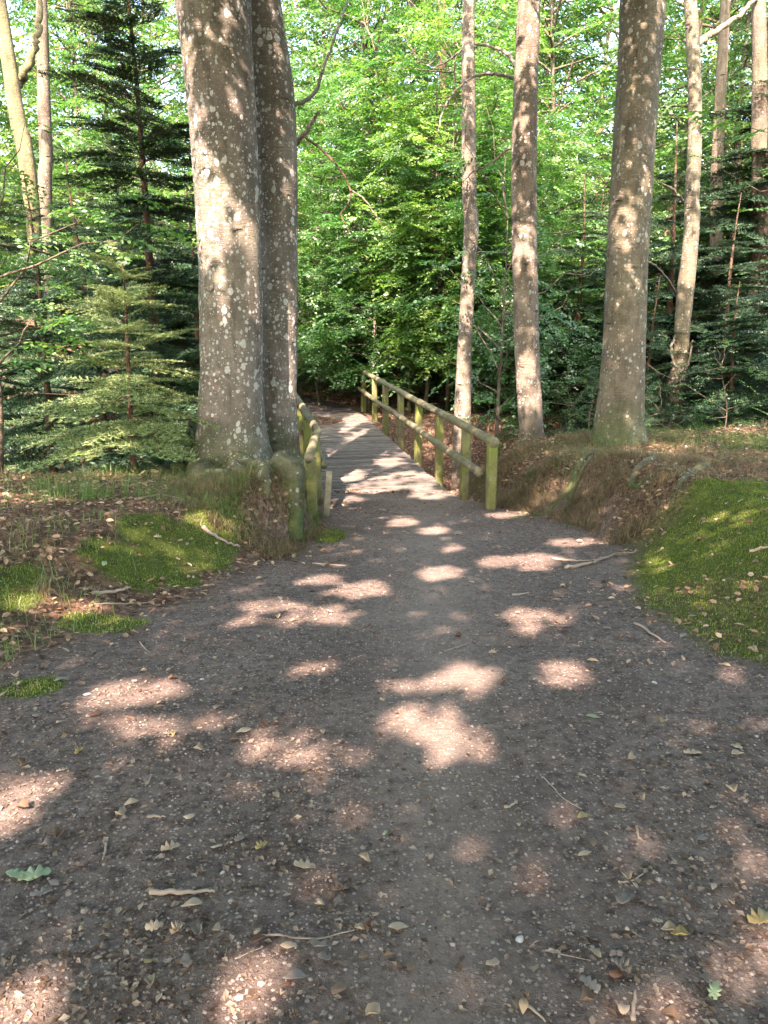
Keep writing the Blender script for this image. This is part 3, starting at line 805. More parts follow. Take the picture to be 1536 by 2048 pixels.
for h in ((462, 545, 62, 62, 0, 8.7), (442, 440, 40, 75, 0, 8.7), (455, 350, 25, 50, .2, 8.7), (425, 130, 26, 60, .1, 8.7), (385, 60, 25, 60, .5, 8.7), (470, 620, 20, 20, .3, 8.7), (460, 800, 14, 14, .6, 8.7),
          (532, 740, 9, 110, 0, 9.5), (534, 600, 9, 40, .2, 9.5), (552, 90, 10, 60, 0, 9.5), (575, 380, 12, 60, .5, 9.5),
          (1046, 300, 30, 55, 0, 12), (1055, 200, 15, 30, .3, 12), (1045, 430, 20, 40, .4, 12), (1058, 800, 26, 50, .1, 12), (1050, 600, 20, 40, .4, 12), (1055, 60, 20, 40, .4, 12),
          (925, 820, 22, 90, 0, 14.4), (930, 650, 20, 60, .2, 14.4), (940, 480, 16, 60, .2, 14.4), (1238, 560, 18, 40, .3, 10.4), (1262, 480, 14, 30, .5, 10.4), (1290, 130, 14, 60, .5, 10.4), (1375, 570, 26, 50, 0, 14), (1385, 400, 26, 60, .1, 14),
          (640, 880, 14, 12, 0, 9.0), (650, 960, 7, 55, 0, 9.0), (800, 780, 30, 12, .2, 13), (850, 815, 25, 10, .3, 11.5), (740, 760, 14, 40, 0, 17), (960, 860, 25, 10, .4, 9.5), (830, 850, 20, 10, .3, 11.5), (900, 900, 20, 10, .5, 10.5)):
    hole(*h)
for h in ((250, 740, 130, 150, 0, 9), (60, 860, 100, 80, 0, 9), (230, 620, 70, 70, 0, 9), (340, 800, 40, 60, .2, 9)): hole(*h)

sx_ = Vector((1, 0, 0)) - SUN * SUN.x; sx_.normalize()
sy_ = SUN.cross(sx_)
def in_hole(p, size):
    """share of sunlight asked for at leaf positions p (n,3)"""
    rem = np.zeros(len(p), bool)
    X = p @ np.array(sx_); Y = p @ np.array(sy_)
    rr = np.random.default_rng(4).random(len(p))
    wob = 0.30 * vnoise(X * 6, Y * 6, 7) + 0.30 * vnoise(X * 17, Y * 17, 8)
    for c, a, b, keep in HOLES:
        cx_, cy_ = c @ np.array(sx_), c @ np.array(sy_)
        e = ((X - cx_) / (a + size * 0.35)) ** 2 + ((Y - cy_) / (b + size * 0.35)) ** 2
        # a weak patch keeps some of its leaves
        rem |= (e + wob * 2 < 1) & (rr > 0.04 + keep * 0.68)
    return rem

def build_shade_canopy():
    rng = np.random.default_rng(77)
    heads = [(T1, b1), (T2, b2), (T3, b3), (T4, b4)]
    for (x, y, lab) in ((-4.6, -2.5, 'unseen beech added left of the viewer, its leaves shaped to shade the path'), (4.4, -4.0, 'unseen beech added right of the viewer, its leaves shaped to shade the path'), (-1.5, -10.5, 'unseen beech added well behind the viewer to shade the foreground')):
        b = Vector((x, y, gz(x, y)))
        t = thing('beech_tree', b, lab, 'tree')  # unseen tree added to carry a share of the shading leaves
        zs = np.linspace(-0.3, 13.5, 24)
        mb = MB(); tube(mb, np.stack([0.1 * np.sin(zs), 0.1 * np.cos(zs * 0.7), zs], 1), 0.33 * (1 - zs / 20) + 0.2 * np.exp(-zs / 0.3), 16)
        mb.build('trunk', M['bark2'], t)
        heads.append((t, b))
    Nn = 34000
    P = np.stack([rng.uniform(-10, 10, Nn), rng.uniform(-14, 12.0, Nn), rng.uniform(5.6, 9.5, Nn)], 1)
    # where the shade of each spray lands on the ground decides how closely the crown is leaved there
    t = (P[:, 2] + 0.3) / SUN.z
    gx = P[:, 0] - SUN.x * t; gy = P[:, 1] - SUN.y * t
    keep = np.where((gy > 11.5), 0.20, 1.0) * np.where((gx < -3.2) & (gy > 6.5), 0.25, 1.0) * np.where((gx > 4.5) & (gy > 6), 0.35, 1.0)
    keep = np.where((gy > 11.4) & (gy < 25) & (gx > -4.5) & (gx < 0.9 - 0.12 * (gy - 10)), 0.62, keep)
    # leaves kept denser along the sun rays that would light the right hand trunks
    SX = P @ np.array(sx_)
    for bb, kp in ((b3, 0.55), (b4, 0.8), (b5, 0.5), (b6, 0.6)):
        c = np.array(bb) @ np.array(sx_)
        keep = np.where(np.abs(SX - c) < 0.75, np.maximum(keep, (gy > bb.y - 1) * (gy < bb.y + 8) * kp), keep)
    keep = np.where(P[:, 2] - CAM_H < 0.38 * P[:, 1] + 0.7, 0, keep)
    P = P[rng.random(Nn) < keep]
    az = rng.uniform(0, 2 * np.pi, len(P))
    D = np.stack([np.cos(az), np.sin(az), rng.normal(0, 0.15, len(P))], 1)
    F = frames(D, np.array([0, 0, 1.0]) + rng.normal(0, 0.25, (len(P), 3)))
    tmp = spray_template(rng, 1.0, 0.17, 0.16, 0.5, 'beech4', 0.4)
    nl = len(tmp[0]) // 4
    V = (np.einsum('kij,vj->kvi', F, tmp[0]) + P[:, None, :]).reshape(-1, nl, 4, 3)
    C = V.mean(2)
    own = np.argmin([(P[:, 0] - b.x) ** 2 + (P[:, 1] - b.y * 0.9) ** 2 for _, b in heads], 0)
    own = np.repeat(own[:, None], nl, 1).reshape(-1)
    V = V.reshape(-1, 4, 3); C = C.reshape(-1, 3)
    ok = ~in_hole(C, 0.10)
    for k, (tr, b) in enumerate(heads):
        m = ok & (own == k)
        v = V[m].reshape(-1, 3) - np.array(b)
        if len(v) == 0: continue
        link_mesh('crown', v, [np.arange(len(v)).reshape(-1, 4)], M['leaf'], tr, smooth=False)  # share of the added shade layer, gaps carved for the sun patches
build_shade_canopy()

# ------------------------------------------------------------------ footbridge
U = np.array([-0.1767, 0.9843, 0.0]); W = np.array([0.9843, 0.1767, 0.0]); UP = np.array([0, 0, 1.0])
B0 = np.array([1.04, 9.95, -0.92])
def bp_(s, off, z): return B0 + U * s + W * off + UP * z

def box(mb, c, ax, ay, az, bevel=0.0, jit=None):
    """box with half axes ax, ay, az and chamfered long edges"""
    c = np.array(c, float)
    if bevel <= 0:
        s = np.array([[-1, -1, -1], [1, -1, -1], [1, 1, -1], [-1, 1, -1], [-1, -1, 1], [1, -1, 1], [1, 1, 1], [-1, 1, 1]], float)
        v = c + s @ np.stack([ax, ay, az])
        mb.add(v, [[0, 3, 2, 1], [4, 5, 6, 7], [0, 1, 5, 4], [1, 2, 6, 5], [2, 3, 7, 6], [3, 0, 4, 7]])
        return
    lx, ly = np.linalg.norm(ax), np.linalg.norm(ay)
    bx, by = 1 - bevel / lx, 1 - bevel / ly
    prof = [(-bx, -1), (bx, -1), (1, -by), (1, by), (bx, 1), (-bx, 1), (-1, by), (-1, -by)]
    v = []
    for sz in (-1, 1):
        for a, b in prof: v.append(c + ax * a + ay * b + az * sz)
    v += [c - az, c + az]
    q = [[k, (k + 1) % 8, 8 + (k + 1) % 8, 8 + k] for k in range(8)]
    t = [[16, (k + 1) % 8, k] for k in range(8)] + [[17, 8 + k, 8 + (k + 1) % 8] for k in range(8)]
    mb.add(v, q, t)

BR = thing('footbridge', Vector(tuple(bp_(4, -0.95, 0))), 'wooden footbridge with mossy round handrails crossing the leafy ravine', 'footbridge')
ORG = np.array(BR.location)
def local(mb):
    mb.v = [v - ORG for v in mb.v]; return mb
rb = np.random.default_rng(5)
# deck planks
mb = MB(); s = -0.12; DW = 1.74
while s < 8.75:
    w = 0.105 * rb.uniform(0.95, 1.05)
    for half in (0,):
        c = bp_(s + w / 2, -0.95 + rb.normal(0, 0.006), -0.02 + rb.normal(0, 0.0025))
        ax = U * w / 2; ay = W * (DW / 2 + rb.normal(0, 0.012)) + UP * rb.normal(0, 0.003)
        # ribbed tread: two raised strips per plank
        box(mb, c, ay, ax * 0.94, UP * 0.02, 0.004)
    s += w + 0.034 + rb.uniform(0, 0.008)
local(mb).build('deck', M['deck'], BR, smooth=False)
# bearers under the deck
for off in (-0.12, -0.95, -1.78):
    mb = MB(); a, b = bp_(-0.1, off, -0.17), bp_(8.7, off, -0.17)
    box(mb, (a + b) / 2, W * 0.07, UP * 0.10, (b - a) / 2, 0.01); local(mb).build('beam', M['post'], BR, smooth=False)
for s0 in (-0.22, 8.85):
    mb = MB(); box(mb, bp_(s0, -0.95, -0.16), W * 0.98, U * 0.06, UP * 0.14); local(mb).build('sill', M['end'], BR, smooth=False)
# posts
RS = [-1.13, 0.0, 1.38, 2.87, 4.35, 5.83, 7.2, 8.9]
LS = [-1.55, -0.1, 1.4, 2.9, 4.35, 5.83, 7.2, 8.9]
def post(p, top, w=0.055, lean=(0, 0)):
    mb = MB()
    zb = gz(p[0], p[1]) - 0.3
    zb = max(min(zb, -1.25), -1.9) if (p[1] > 9.5 and p[1] < 18.4) else zb
    a = np.array([p[0], p[1], zb]); b = np.array([p[0] + lean[0], p[1] + lean[1], top])
    th = rb.normal(0, 0.08)
    ww = math.cos(th) * W + math.sin(th) * U; uu = math.cos(th) * U - math.sin(th) * W
    box(mb, (a + b) / 2, ww * w, uu * w * 1.05, (b - a) / 2, 0.018)
    local(mb).build('post', M['post'], BR, smooth=False)
for s in RS: post(bp_(s, 0.03, 0), -0.92 + (0.92 if s < 8 else 0.98), lean=rb.normal(0, 0.012, 2))
for s in LS:
    p = bp_(s, -1.93, 0) if s > -1 else np.array([-0.78, 7.98, 0])
    if s < -1: post(p, -0.92 + 0.92, 0.062)
    else: post(p, -0.92 + 0.91, lean=rb.normal(0, 0.012, 2))
# rails: round poles, with knots and a little sag
def rail(P, r, name, mat, flat=0.85, n=40):
    P = resample(np.array(P), n)
    P[1:-1] += rb.normal(0, 0.0035, (n - 2, 3))
    mb = MB(); kn = rb.uniform(0, 1, 5)
    def bump(t, a): return 1 + 0.04 * np.sin(t * 30 + a * 2) + sum(0.10 * np.exp(-((t - k) / 0.008) ** 2) for k in kn)
    tube(mb, P, np.full(n, r * 0.9), 14, bump=bump)
    o = local(mb).build(name, mat, BR)
    return o
zt, zm = 0.955, 0.545
rail([bp_(s, 0.02, zt + rb.normal(0, 0.006)) for s in (9.0, 6.4, 4.4)], 0.056, 'handrail', M['rail'])
rail([bp_(s, 0.02, zt + rb.normal(0, 0.006)) for s in (4.42, 2.9, 1.3)], 0.058, 'handrail', M['rail'])
rail([bp_(s, 0.02, zt + rb.normal(0, 0.004)) for s in (1.33, 0.0, -1.24)], 0.060, 'handrail', M['rail'])
rail([bp_(s, -0.065, zm + rb.normal(0, 0.008)) for s in (9.1, 6.5, 4.3)], 0.050, 'lower_rail', M['rail'])
rail([bp_(s, -0.065, zm + rb.normal(0, 0.008)) for s in (4.32, 1.8, -0.95)], 0.056, 'lower_rail', M['rail'])
rail([bp_(s, -1.92, zt + rb.normal(0, 0.006)) for s in (8.95, 6.4, 4.2)], 0.056, 'handrail', M['rail'])
rail([bp_(s, -1.92, zt + rb.normal(0, 0.006)) for s in (4.22, 2.2, -0.13)], 0.060, 'handrail', M['rail'])
kk = bp_(-0.1, -1.92, zt)
rail([kk + np.array([0, 0.02, 0.0]), (kk + np.array([-0.78, 7.86, 0.02])) / 2, np.array([-0.785, 7.84, 0.02])], 0.055, 'handrail', M['rail'], n=20)
rail([bp_(s, -1.84, zm + rb.normal(0, 0.008)) for s in (8.9, 5.0, -0.1)], 0.052, 'lower_rail', M['rail'])
# pale board standing against the inside of the near left rail
mb = MB(); a = np.array([-0.66, 8.35, gz(-0.66, 8.35) - 0.1]); b = np.array([-0.62, 8.55, -0.26])
box(mb, (a + b) / 2, np.array([0.035, 0, 0.0]), np.array([0, 0.015, 0]), (b - a) / 2, 0.004)
local(mb).build('board', M['pale_wood'], BR, smooth=False)

# ------------------------------------------------------------------ firs
rf = np.random.default_rng(31)
TPN = [fir_branch_template(rf) for _ in range(3)]
TPF = [fir_branch_template(rf, 13, 0.018, 0.045, 0.008, 0.18) for _ in range(3)]
def G(px, d, label=None):
    """ground point in the direction of pixel column px at depth d"""
    x = (px - 768) / FPX * d
    y = d * CP + (CAM_H + 0.8) * SP * 0.9
    return Vector((x, d * 1.02, gz(x, d * 1.02)))

young = make_fir(101, 2.75, 0.045, 0.35, 1.25, 12, 6, M['needle_young'], M['bark_fir'], TPN, droop=0.15, up=0.35, dead=14)
pfir = at(268, 935, 8.9)
YF = as_tree(young, 'fir_tree', Vector((pfir.x, pfir.y, gz(pfir.x, pfir.y))), 'young sunlit fir with pale green tips, left of the thickest beech trunk', 'tree', rz=0.5)
tall = make_fir(102, 9.0, 0.11, 1.9, 2.0, 21, 6, M['needle'], M['bark_fir'], TPF, droop=0.30, up=0.35, dead=26, gaps=0.36, shape=0.6)
pt = G(305, 11.3)
TF = as_tree(tall, 'fir_tree', pt, 'tall dark fir with an open crown and reddish stem, behind the young fir', 'tree', rz=1.1)
dense = make_fir(103, 6.0, 0.09, 0.35, 1.9, 13, 6, M['needle'], M['bark_fir'], TPF, droop=0.25, up=0.25, dead=22, gaps=0.2, shape=0.75)
pd = G(80, 11.5)
DF = as_tree(dense, 'fir_tree', pd, 'bushy dark fir at the left edge of the photo behind a drooping fir', 'tree', rz=2.0)
fg = 'dark firs behind the beech trunks'
copy_thing(YF, 'low drooping fir with pale sunlit tips at the left edge', Vector((-4.75, 9.0, gz(-4.75, 9.0))), 2.2, (1.0, 1.0, 0.62))
copy_thing(YF, 'small bluish fir under the bushy dark fir at the far left', Vector((-6.1, 11.3, gz(-6.1, 11.3))), 4.0, (0.9, 0.9, 0.7))
copy_thing(YF, 'small shaded fir between the young sunlit fir and the thickest trunk', Vector((-3.15, 11.4, gz(-3.15, 11.4))), 1.0, (0.85, 0.85, 0.95))
for k, (px, d, rz, s, lab) in enumerate(((190, 14.5, 0.3, (1.05, 1.05, 1.0), 'dark fir in the shade directly behind the tall open fir'), (395, 15.5, 1.3, (1, 1, 0.9), 'dark fir half hidden behind the thickest beech trunk'), (-40, 14.5, 3.3, (1.1, 1.1, 1.15), 'dark fir beyond the bushy fir at the left edge'),
        (300, 19, 2.3, (1.2, 1.2, 1.1), 'distant dark fir seen between the tall fir and the thickest trunk'), (90, 19, 2.9, (1.2, 1.2, 1.1), 'distant dark fir low behind the left firs'),
        (1195, 14.6, 2.0, (0.75, 0.75, 0.6), 'short dark fir left behind the thick right trunk'), (1300, 14.0, 3.7, (0.8, 0.8, 0.75), 'dark fir in the gap between the two right trunks'), (1480, 13.2, 5.0, (0.85, 0.85, 0.7), 'dark fir low in the grass at the right'),
        (1150, 17.0, 0.9, (1.0, 1.0, 0.85), 'dark fir between the slender sunlit trunk and the thick right trunk'), (1330, 16.5, 0.1, (1.2, 1.2, 1.05), 'dark fir behind the crooked knobbly trunk'), (1455, 15.2, 4.4, (1.1, 1.1, 1.0), 'dark fir right of the crooked knobbly trunk'),
        (1560, 13.0, 5.2, (1.05, 1.05, 0.9), 'dark fir whose branches reach in from the right edge'), (1240, 21, 5.9, (1.3, 1.3, 1.1), 'distant dark fir behind the thick right trunk'), (1420, 21, 1.9, (1.4, 1.4, 1.2), 'distant dark fir between the crooked trunk and the right edge'), (1060, 22, 1.9, (1.1, 1.1, 0.7), 'low dark fir beyond the ravine behind the slender trunk'))):
    copy_thing(DF, lab, G(px, d), rz, s, group=fg)
copy_thing(TF, 'open tall fir at the upper right edge above the bushy firs', G(1500, 17), 3.0, (1.1, 1.1, 1.0), group=fg)

# ------------------------------------------------------------------ beech variants behind
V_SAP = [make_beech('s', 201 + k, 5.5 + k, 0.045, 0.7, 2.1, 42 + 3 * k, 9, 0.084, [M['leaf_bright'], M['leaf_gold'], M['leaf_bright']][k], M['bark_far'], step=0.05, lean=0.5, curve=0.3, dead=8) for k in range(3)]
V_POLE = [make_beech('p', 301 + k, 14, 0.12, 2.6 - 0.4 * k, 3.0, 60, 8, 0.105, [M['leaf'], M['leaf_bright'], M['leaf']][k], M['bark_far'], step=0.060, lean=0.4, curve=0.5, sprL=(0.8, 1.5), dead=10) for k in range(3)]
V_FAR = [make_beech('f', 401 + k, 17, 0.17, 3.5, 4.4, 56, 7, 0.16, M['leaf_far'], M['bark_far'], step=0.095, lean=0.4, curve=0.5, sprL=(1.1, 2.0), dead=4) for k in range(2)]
V_LOW = [make_beech('l', 501 + k, 1.5, 0.012, 0.25, 0.55, 12, 2, 0.07, M['leaf_bright'], M['bark_far'], step=0.06, lean=0.5, curve=0.15, sprL=(0.25, 0.5), dead=2, sides=4) for k in range(2)]
V_BUSH = [make_beech('b', 551 + k, 2.2, 0.02, 0.15, 1.3, 34, 5, 0.095, M['leaf'], M['bark_far'], step=0.06, lean=0.5, curve=0.2, sprL=(0.5, 0.9), dead=8, sides=4) for k in range(2)]
used = {}
def plant(variant, key, loc, label, group=None, rz=0.0, sc=(1, 1, 1), name='beech_tree', cat='tree'):
    if key in used: return copy_thing(used[key], label, loc, rz, sc, group=group)
    t = as_tree(variant, name, loc, label, cat, group, rz); t.scale = sc
    used[key] = t
    return t

side = lambda px: ('far left' if px < 200 else 'left of the lichen covered trunk' if px < 420 else 'over the footbridge' if px < 740 else 'above the right handrail' if px < 960 else 'between slender and thick right trunks' if px < 1200 else 'behind the crooked right trunk' if px < 1400 else 'at the right edge')
rs = np.random.default_rng(9)
k = 0
sap_px = [(640, 19.5), (850, 18.2), (1010, 18.6), (700, 24), (930, 18.4), (590, 24.5), (730, 18.6), (700, 22.5), (800, 20), (850, 22.5), (895, 18.8), (960, 20.5), (1010, 19), (1085, 22), (590, 23), (520, 22), (770, 25), (940, 25), (1180, 24), (430, 20), (330, 22)]
names_s = ['leafy beech sapling', 'slender beech sapling', 'spreading beech sapling']
for px, d in sap_px:
    lab = f"{names_s[k % 3]} {'beyond the ravine' if d < 20 else 'deeper in the wood' if d < 23 else 'far back in the wood'} {side(px)}"
    plant(V_SAP[k % 3], 's%d' % (k % 3), G(px, d), lab, 'beech saplings in the understorey', rs.uniform(0, 6), (rs.uniform(0.85, 1.2),) * 2 + (rs.uniform(0.85, 1.25),)); k += 1
k = 0
pole_px = [(620, 28), (500, 30), (745, 23), (885, 22.5), (790, 27), (960, 29), (700, 31), (1100, 26), (1180, 30), (1290, 25), (1450, 24), (1540, 20), (170, 25), (260, 29), (-60, 22), (350, 33), (860, 34), (1030, 33), (1390, 31), (1600, 27)]
names_p = ['pole thin beech', 'tall thin beech', 'straight thin beech']
for px, d in pole_px:
    lab = f"{names_p[k % 3]} {'beyond the ravine' if d < 24 else 'deep in the wood' if d < 30 else 'far in the wood'} {side(px)}"
    plant(V_POLE[k % 3], 'p%d' % (k % 3), G(px, d), lab, 'thin beeches behind the ravine', rs.uniform(0, 6), (rs.uniform(0.9, 1.15),) * 3); k += 1
k = 0
for px, d in [(480, 40), (560, 37), (-150, 34), (0, 38), (180, 40), (340, 44), (780, 39), (900, 46), (1050, 42), (1190, 40), (1330, 45), (1480, 38), (1650, 36), (90, 52), (700, 56), (980, 56), (1260, 54), (1530, 52), (-300, 45), (1800, 46)]:
    lab = f"distant sunlit beech {'far back' if d < 46 else 'on the skyline'} {side(px)}, {'broad' if k % 2 else 'narrow'} crown"
    plant(V_FAR[k % 2], 'f%d' % (k % 2), G(px, d), lab, 'distant beeches', rs.uniform(0, 6), (rs.uniform(0.9, 1.2),) * 3); k += 1
bush_px = [(985, 17.2), (1045, 16.8), (1110, 16.2), (1150, 17.5), (600, 21), (655, 23), (560, 24), (745, 21.5), (690, 26), (790, 22), (835, 20.5), (880, 21), (930, 22.5), (985, 21), (1035, 22), (1095, 20), (1150, 21), (520, 27), (620, 27), (760, 27), (1210, 19), (1480, 17), (380, 19), (310, 16.5)]
for k, (px, d) in enumerate(bush_px):
    lab = f"low {'spreading' if k % 2 else 'upright'} beech thicket {'past the ravine' if d < 22 else 'past the path bend'} {side(px)}"
    plant(V_BUSH[k % 2], 'b%d' % (k % 2), G(px, d), lab, 'thickets under the trees', rs.uniform(0, 6), (rs.uniform(0.9, 1.3),) * 3, 'beech_thicket', 'bush')
for k in range(26):
    while True:
        px, d = rs.uniform(560, 1540), rs.uniform(15.5, 21)
        p = G(px, d)
        if not (-2.8 < p.x < 1.3 and p.y < 21): break
    if k >= 16: px, d = rs.uniform(1150, 1540), rs.uniform(11.5, 14); p = G(px, d)
    lab = f"{'knee high' if k % 2 else 'waist high'} beech seedling {'on the far slope' if d > 15 else 'in the bank grass'} {side(px)}"
    plant(V_LOW[k % 2], 'l%d' % (k % 2), p, lab, 'beech seedlings', rs.uniform(0, 6), (rs.uniform(0.6, 1.3),) * 3, 'seedling', 'seedling')

# pixel-measured trunks at the left and in the back
for name, rows, d, mat, lab in (('beech_tree', [(620, 78, 104), (300, 77, 103), (150, 75, 99), (0, 75, 96)], 17.5, M['bark_far'], 'straight grey trunk near the upper left corner'),
                               ('beech_tree', [(620, 66, 92), (420, 52, 80), (300, 36, 66), (180, 12, 40), (100, -2, 22), (0, -14, 8)], 15.5, M['bark_yellow'], 'leaning forked trunk with yellow mossy limbs at the upper left edge'),
                               ('beech_tree', [(660, 880, 900), (400, 886, 902), (200, 878, 893), (0, 875, 890)], 21, M['bark_fir'], 'thin dark reddish trunk left of the crooked ravine trunk'),
                               ('beech_tree', [(560, 1500, 1536), (350, 1506, 1538), (150, 1508, 1536), (0, 1500, 1526)], 16.5, M['bark_far'], 'dark trunk close to the upper right edge'),
                               ('beech_tree', [(520, 1420, 1444), (300, 1424, 1446), (0, 1440, 1460)], 19, M['bark_far'], 'shadowy trunk between the crooked trunk and the upper right edge')):
    t, b, c = trunk_from_pixels(name, rows, d, mat, lab, seed=int(rows[0][1]), sides=16, flare=0.1)
    if mat is M['bark_yellow']:
        limb(t, b, [(25, 175, 15.5), (45, 155, 15.4), (62, 120, 15.3), (72, 80, 15.2), (80, 40, 15.2), (78, -20, 15.2)], 0.10, 0.05, M['bark_yellow'], 15)
    if d > 20: pass

# foliage spray reaching in from the left, in front of the firs
nb = make_beech('near', 611, 3.2, 0.05, 1.3, 2.3, 16, 6, 0.085, M['leaf_bright'], M['bark_far'], step=0.05, lean=0.3, curve=0.2, sprL=(0.5, 0.9), kind='beech6')
pl = Vector((-4.35, 8.4, gz(-4.35, 8.4)))
as_tree(nb, 'beech_tree', pl, 'beech sapling leaning in from the left edge with bright hanging leaves', 'tree', rz=0.4)
nb2 = make_beech('near', 613, 4.2, 0.05, 1.0, 2.0, 18, 5, 0.085, M['leaf_bright'], M['bark_far'], step=0.05, lean=0.3, curve=0.2, sprL=(0.5, 1.0), kind='beech6')
t = as_tree(nb2, 'beech_tree', Vector((6.4, 10.4, gz(6.4, 10.4))), 'beech sapling reaching in from the right edge with layered bright leaves', 'tree', rz=0.4)
copy_thing(t, 'beech sapling over the stream beside the crooked ravine trunk', Vector((2.2, 14.6, gz(2.2, 14.6))), 4.1, (1.0, 1.0, 1.35))
copy_thing(t, 'beech sapling beyond the far end of the right handrail', Vector((0.6, 19.0, gz(0.6, 19.0))), 1.1, (1.0, 1.0, 1.1))

# ------------------------------------------------------------------ distant wood: one mass nobody could count
def distant_wood():
    rng = np.random.default_rng(88)
    n = 80000
    th = rng.uniform(R_(35), R_(145), n); r = rng.uniform(62, 85, n)
    x = r * np.cos(th); y = r * np.sin(th)
    z = rng.uniform(0, 1, n) ** 1.1 * (12 + 6 * fbm(x * 0.08, y * 0.02, 3, 3))
    cl = fbm(x * 0.12, z * 0.25, 5, 3)
    m = cl > -0.35
    P = np.stack([x, y, z - 0.5], 1)[m]
    a = rng.uniform(0, 6.3, len(P))
    D = np.stack([np.cos(a), np.sin(a), rng.normal(-0.2, 0.5, len(P))], 1)
    v, q = leaf_shape()
    V, Q = stamp(v, q, frames(D, rng.normal(0, 1, (len(P), 3)) + [0, -0.5, 0.6]), P, rng.uniform(0.6, 1.3, len(P)))
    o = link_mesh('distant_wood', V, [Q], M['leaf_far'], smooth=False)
    tag(o, 'sunlit leaf mass of the wood far behind the trees', 'foliage', kind='stuff')
distant_wood()

# ------------------------------------------------------------------ ground cover (stuff)
def slope_frames(P, D, tilt, rng):
    e = 0.03
    zx = (ground(P[:, 0] + e, P[:, 1]) - ground(P[:, 0] - e, P[:, 1])) / (2 * e)
    zy = (ground(P[:, 0], P[:, 1] + e) - ground(P[:, 0], P[:, 1] - e)) / (2 * e)
    Nn = np.stack([-zx, -zy, np.ones(len(P))], 1)
    Nn /= np.linalg.norm(Nn, axis=1)[:, None]
    return frames(D, Nn + rng.normal(0, tilt, (len(P), 3)))

def scatter(n, x0, x1, y0, y1, rng, persp=False):
    if persp:      # denser close to the viewer
        y = y0 * (y1 / y0) ** rng.random(n)
        w = np.minimum(0.56 * y + 0.25, x1)
        x = rng.uniform(-1, 1, n) * w
    else:
        x = rng.uniform(x0, x1, n); y = rng.uniform(y0, y1, n)
    return x, y

M['pebble'] = island_mat('pebble', [(0.06, 0.043, 0.035), (0.12, 0.088, 0.07), (0.16, 0.12, 0.095), (0.19, 0.15, 0.12), (0.21, 0.175, 0.14), (0.27, 0.23, 0.19)], 0.8)
M['chip'] = island_mat('leaf_scraps', [(0.055, 0.036, 0.024), (0.10, 0.067, 0.043), (0.15, 0.105, 0.072), (0.21, 0.155, 0.11), (0.31, 0.25, 0.18)], 0.8, 0.15)
M['litter'] = island_mat('leaf_litter', [(0.05, 0.028, 0.018), (0.11, 0.062, 0.037), (0.19, 0.11, 0.065), (0.30, 0.20, 0.12), (0.42, 0.32, 0.21)], 0.75, 0.15)

def pebbles():
    rng = np.random.default_rng(21)
    n = 17000
    x, y = scatter(n, 0, 3.0, 1.05, 9.9, rng, True)
    m = (x > path_l(y) - 0.3) & (x < path_r(y) + 0.1) & (fbm(x * 1.5, y * 1.5, 12, 2) + rng.random(n) * 0.9 > 0.15)
    x, y = x[m], y[m]; n = len(x)
    sz = 0.0022 + 0.0042 * rng.random(n) ** 3 + 0.006 * (rng.random(n) > 0.985) + 0.0012 * y / 3
    a = rng.uniform(0, 6.3, n)
    P = np.stack([x, y, ground(x, y) + sz * 0.25], 1)
    v = np.array([[1, 0, 0], [0.4, 0.85, 0.05], [-0.75, 0.6, 0], [-0.9, -0.35, 0.1], [0.1, -0.9, 0], [0.15, 0.1, 0.65]])
    q = np.array([[0, 1, 5], [1, 2, 5], [2, 3, 5], [3, 4, 5], [4, 0, 5]])
    V, Q = stamp(v, q, frames(np.stack([np.cos(a), np.sin(a), 0 * a], 1), np.array([0, 0, 1.0]) + rng.normal(0, 0.2, (n, 3))), P, sz)
    o = link_mesh('gravel', V, [Q], M['pebble'], smooth=False)
    tag(o, 'small loose grit and pebbles strewn over the dark path', 'gravel', kind='stuff')
pebbles()

def scraps():
    rng = np.random.default_rng(22)
    n = 46000
    x, y = scatter(n, 0, 4.0, 1.05, 9.9, rng, True)
    dens = np.clip(np.minimum(np.abs(x - path_l(y)), np.abs(x - path_r(y))), 0, 1)
    ctr = np.exp(-((x - 0.15 - 0.05 * y) / 0.35) ** 2) * 0.65          # the trodden middle is cleaner
    m = rng.random(n) > ctr + 0.1
    m &= fbm(x * 3.5, y * 3.5, 131, 3) + rng.random(n) * 0.8 > 0.25
    x, y = x[m], y[m]; n = len(x)
    sz = 0.005 + 0.023 * rng.random(n) ** 3.0 + 0.003 * y / 3
    a = rng.uniform(0, 6.3, n)
    P = np.stack([x, y, ground(x, y) + 0.0025], 1)
    D = np.stack([np.cos(a), np.sin(a), rng.normal(0, 0.15, n)], 1)
    v = np.array([[0, 0, 0], [0.5, -0.32, 0.10], [1, 0.05, 0.03], [0.45, 0.3, 0.14]]) - [0.5, 0, 0]
    V, Q = stamp(v, np.array([[0, 1, 2, 3]]), slope_frames(P, D, 0.25, rng), P, sz)
    o = link_mesh('leaf_scraps', V, [Q], M['chip'], smooth=False)
    tag(o, 'trodden scraps of dead leaf and bark over the path', 'leaf litter', kind='stuff')
scraps()

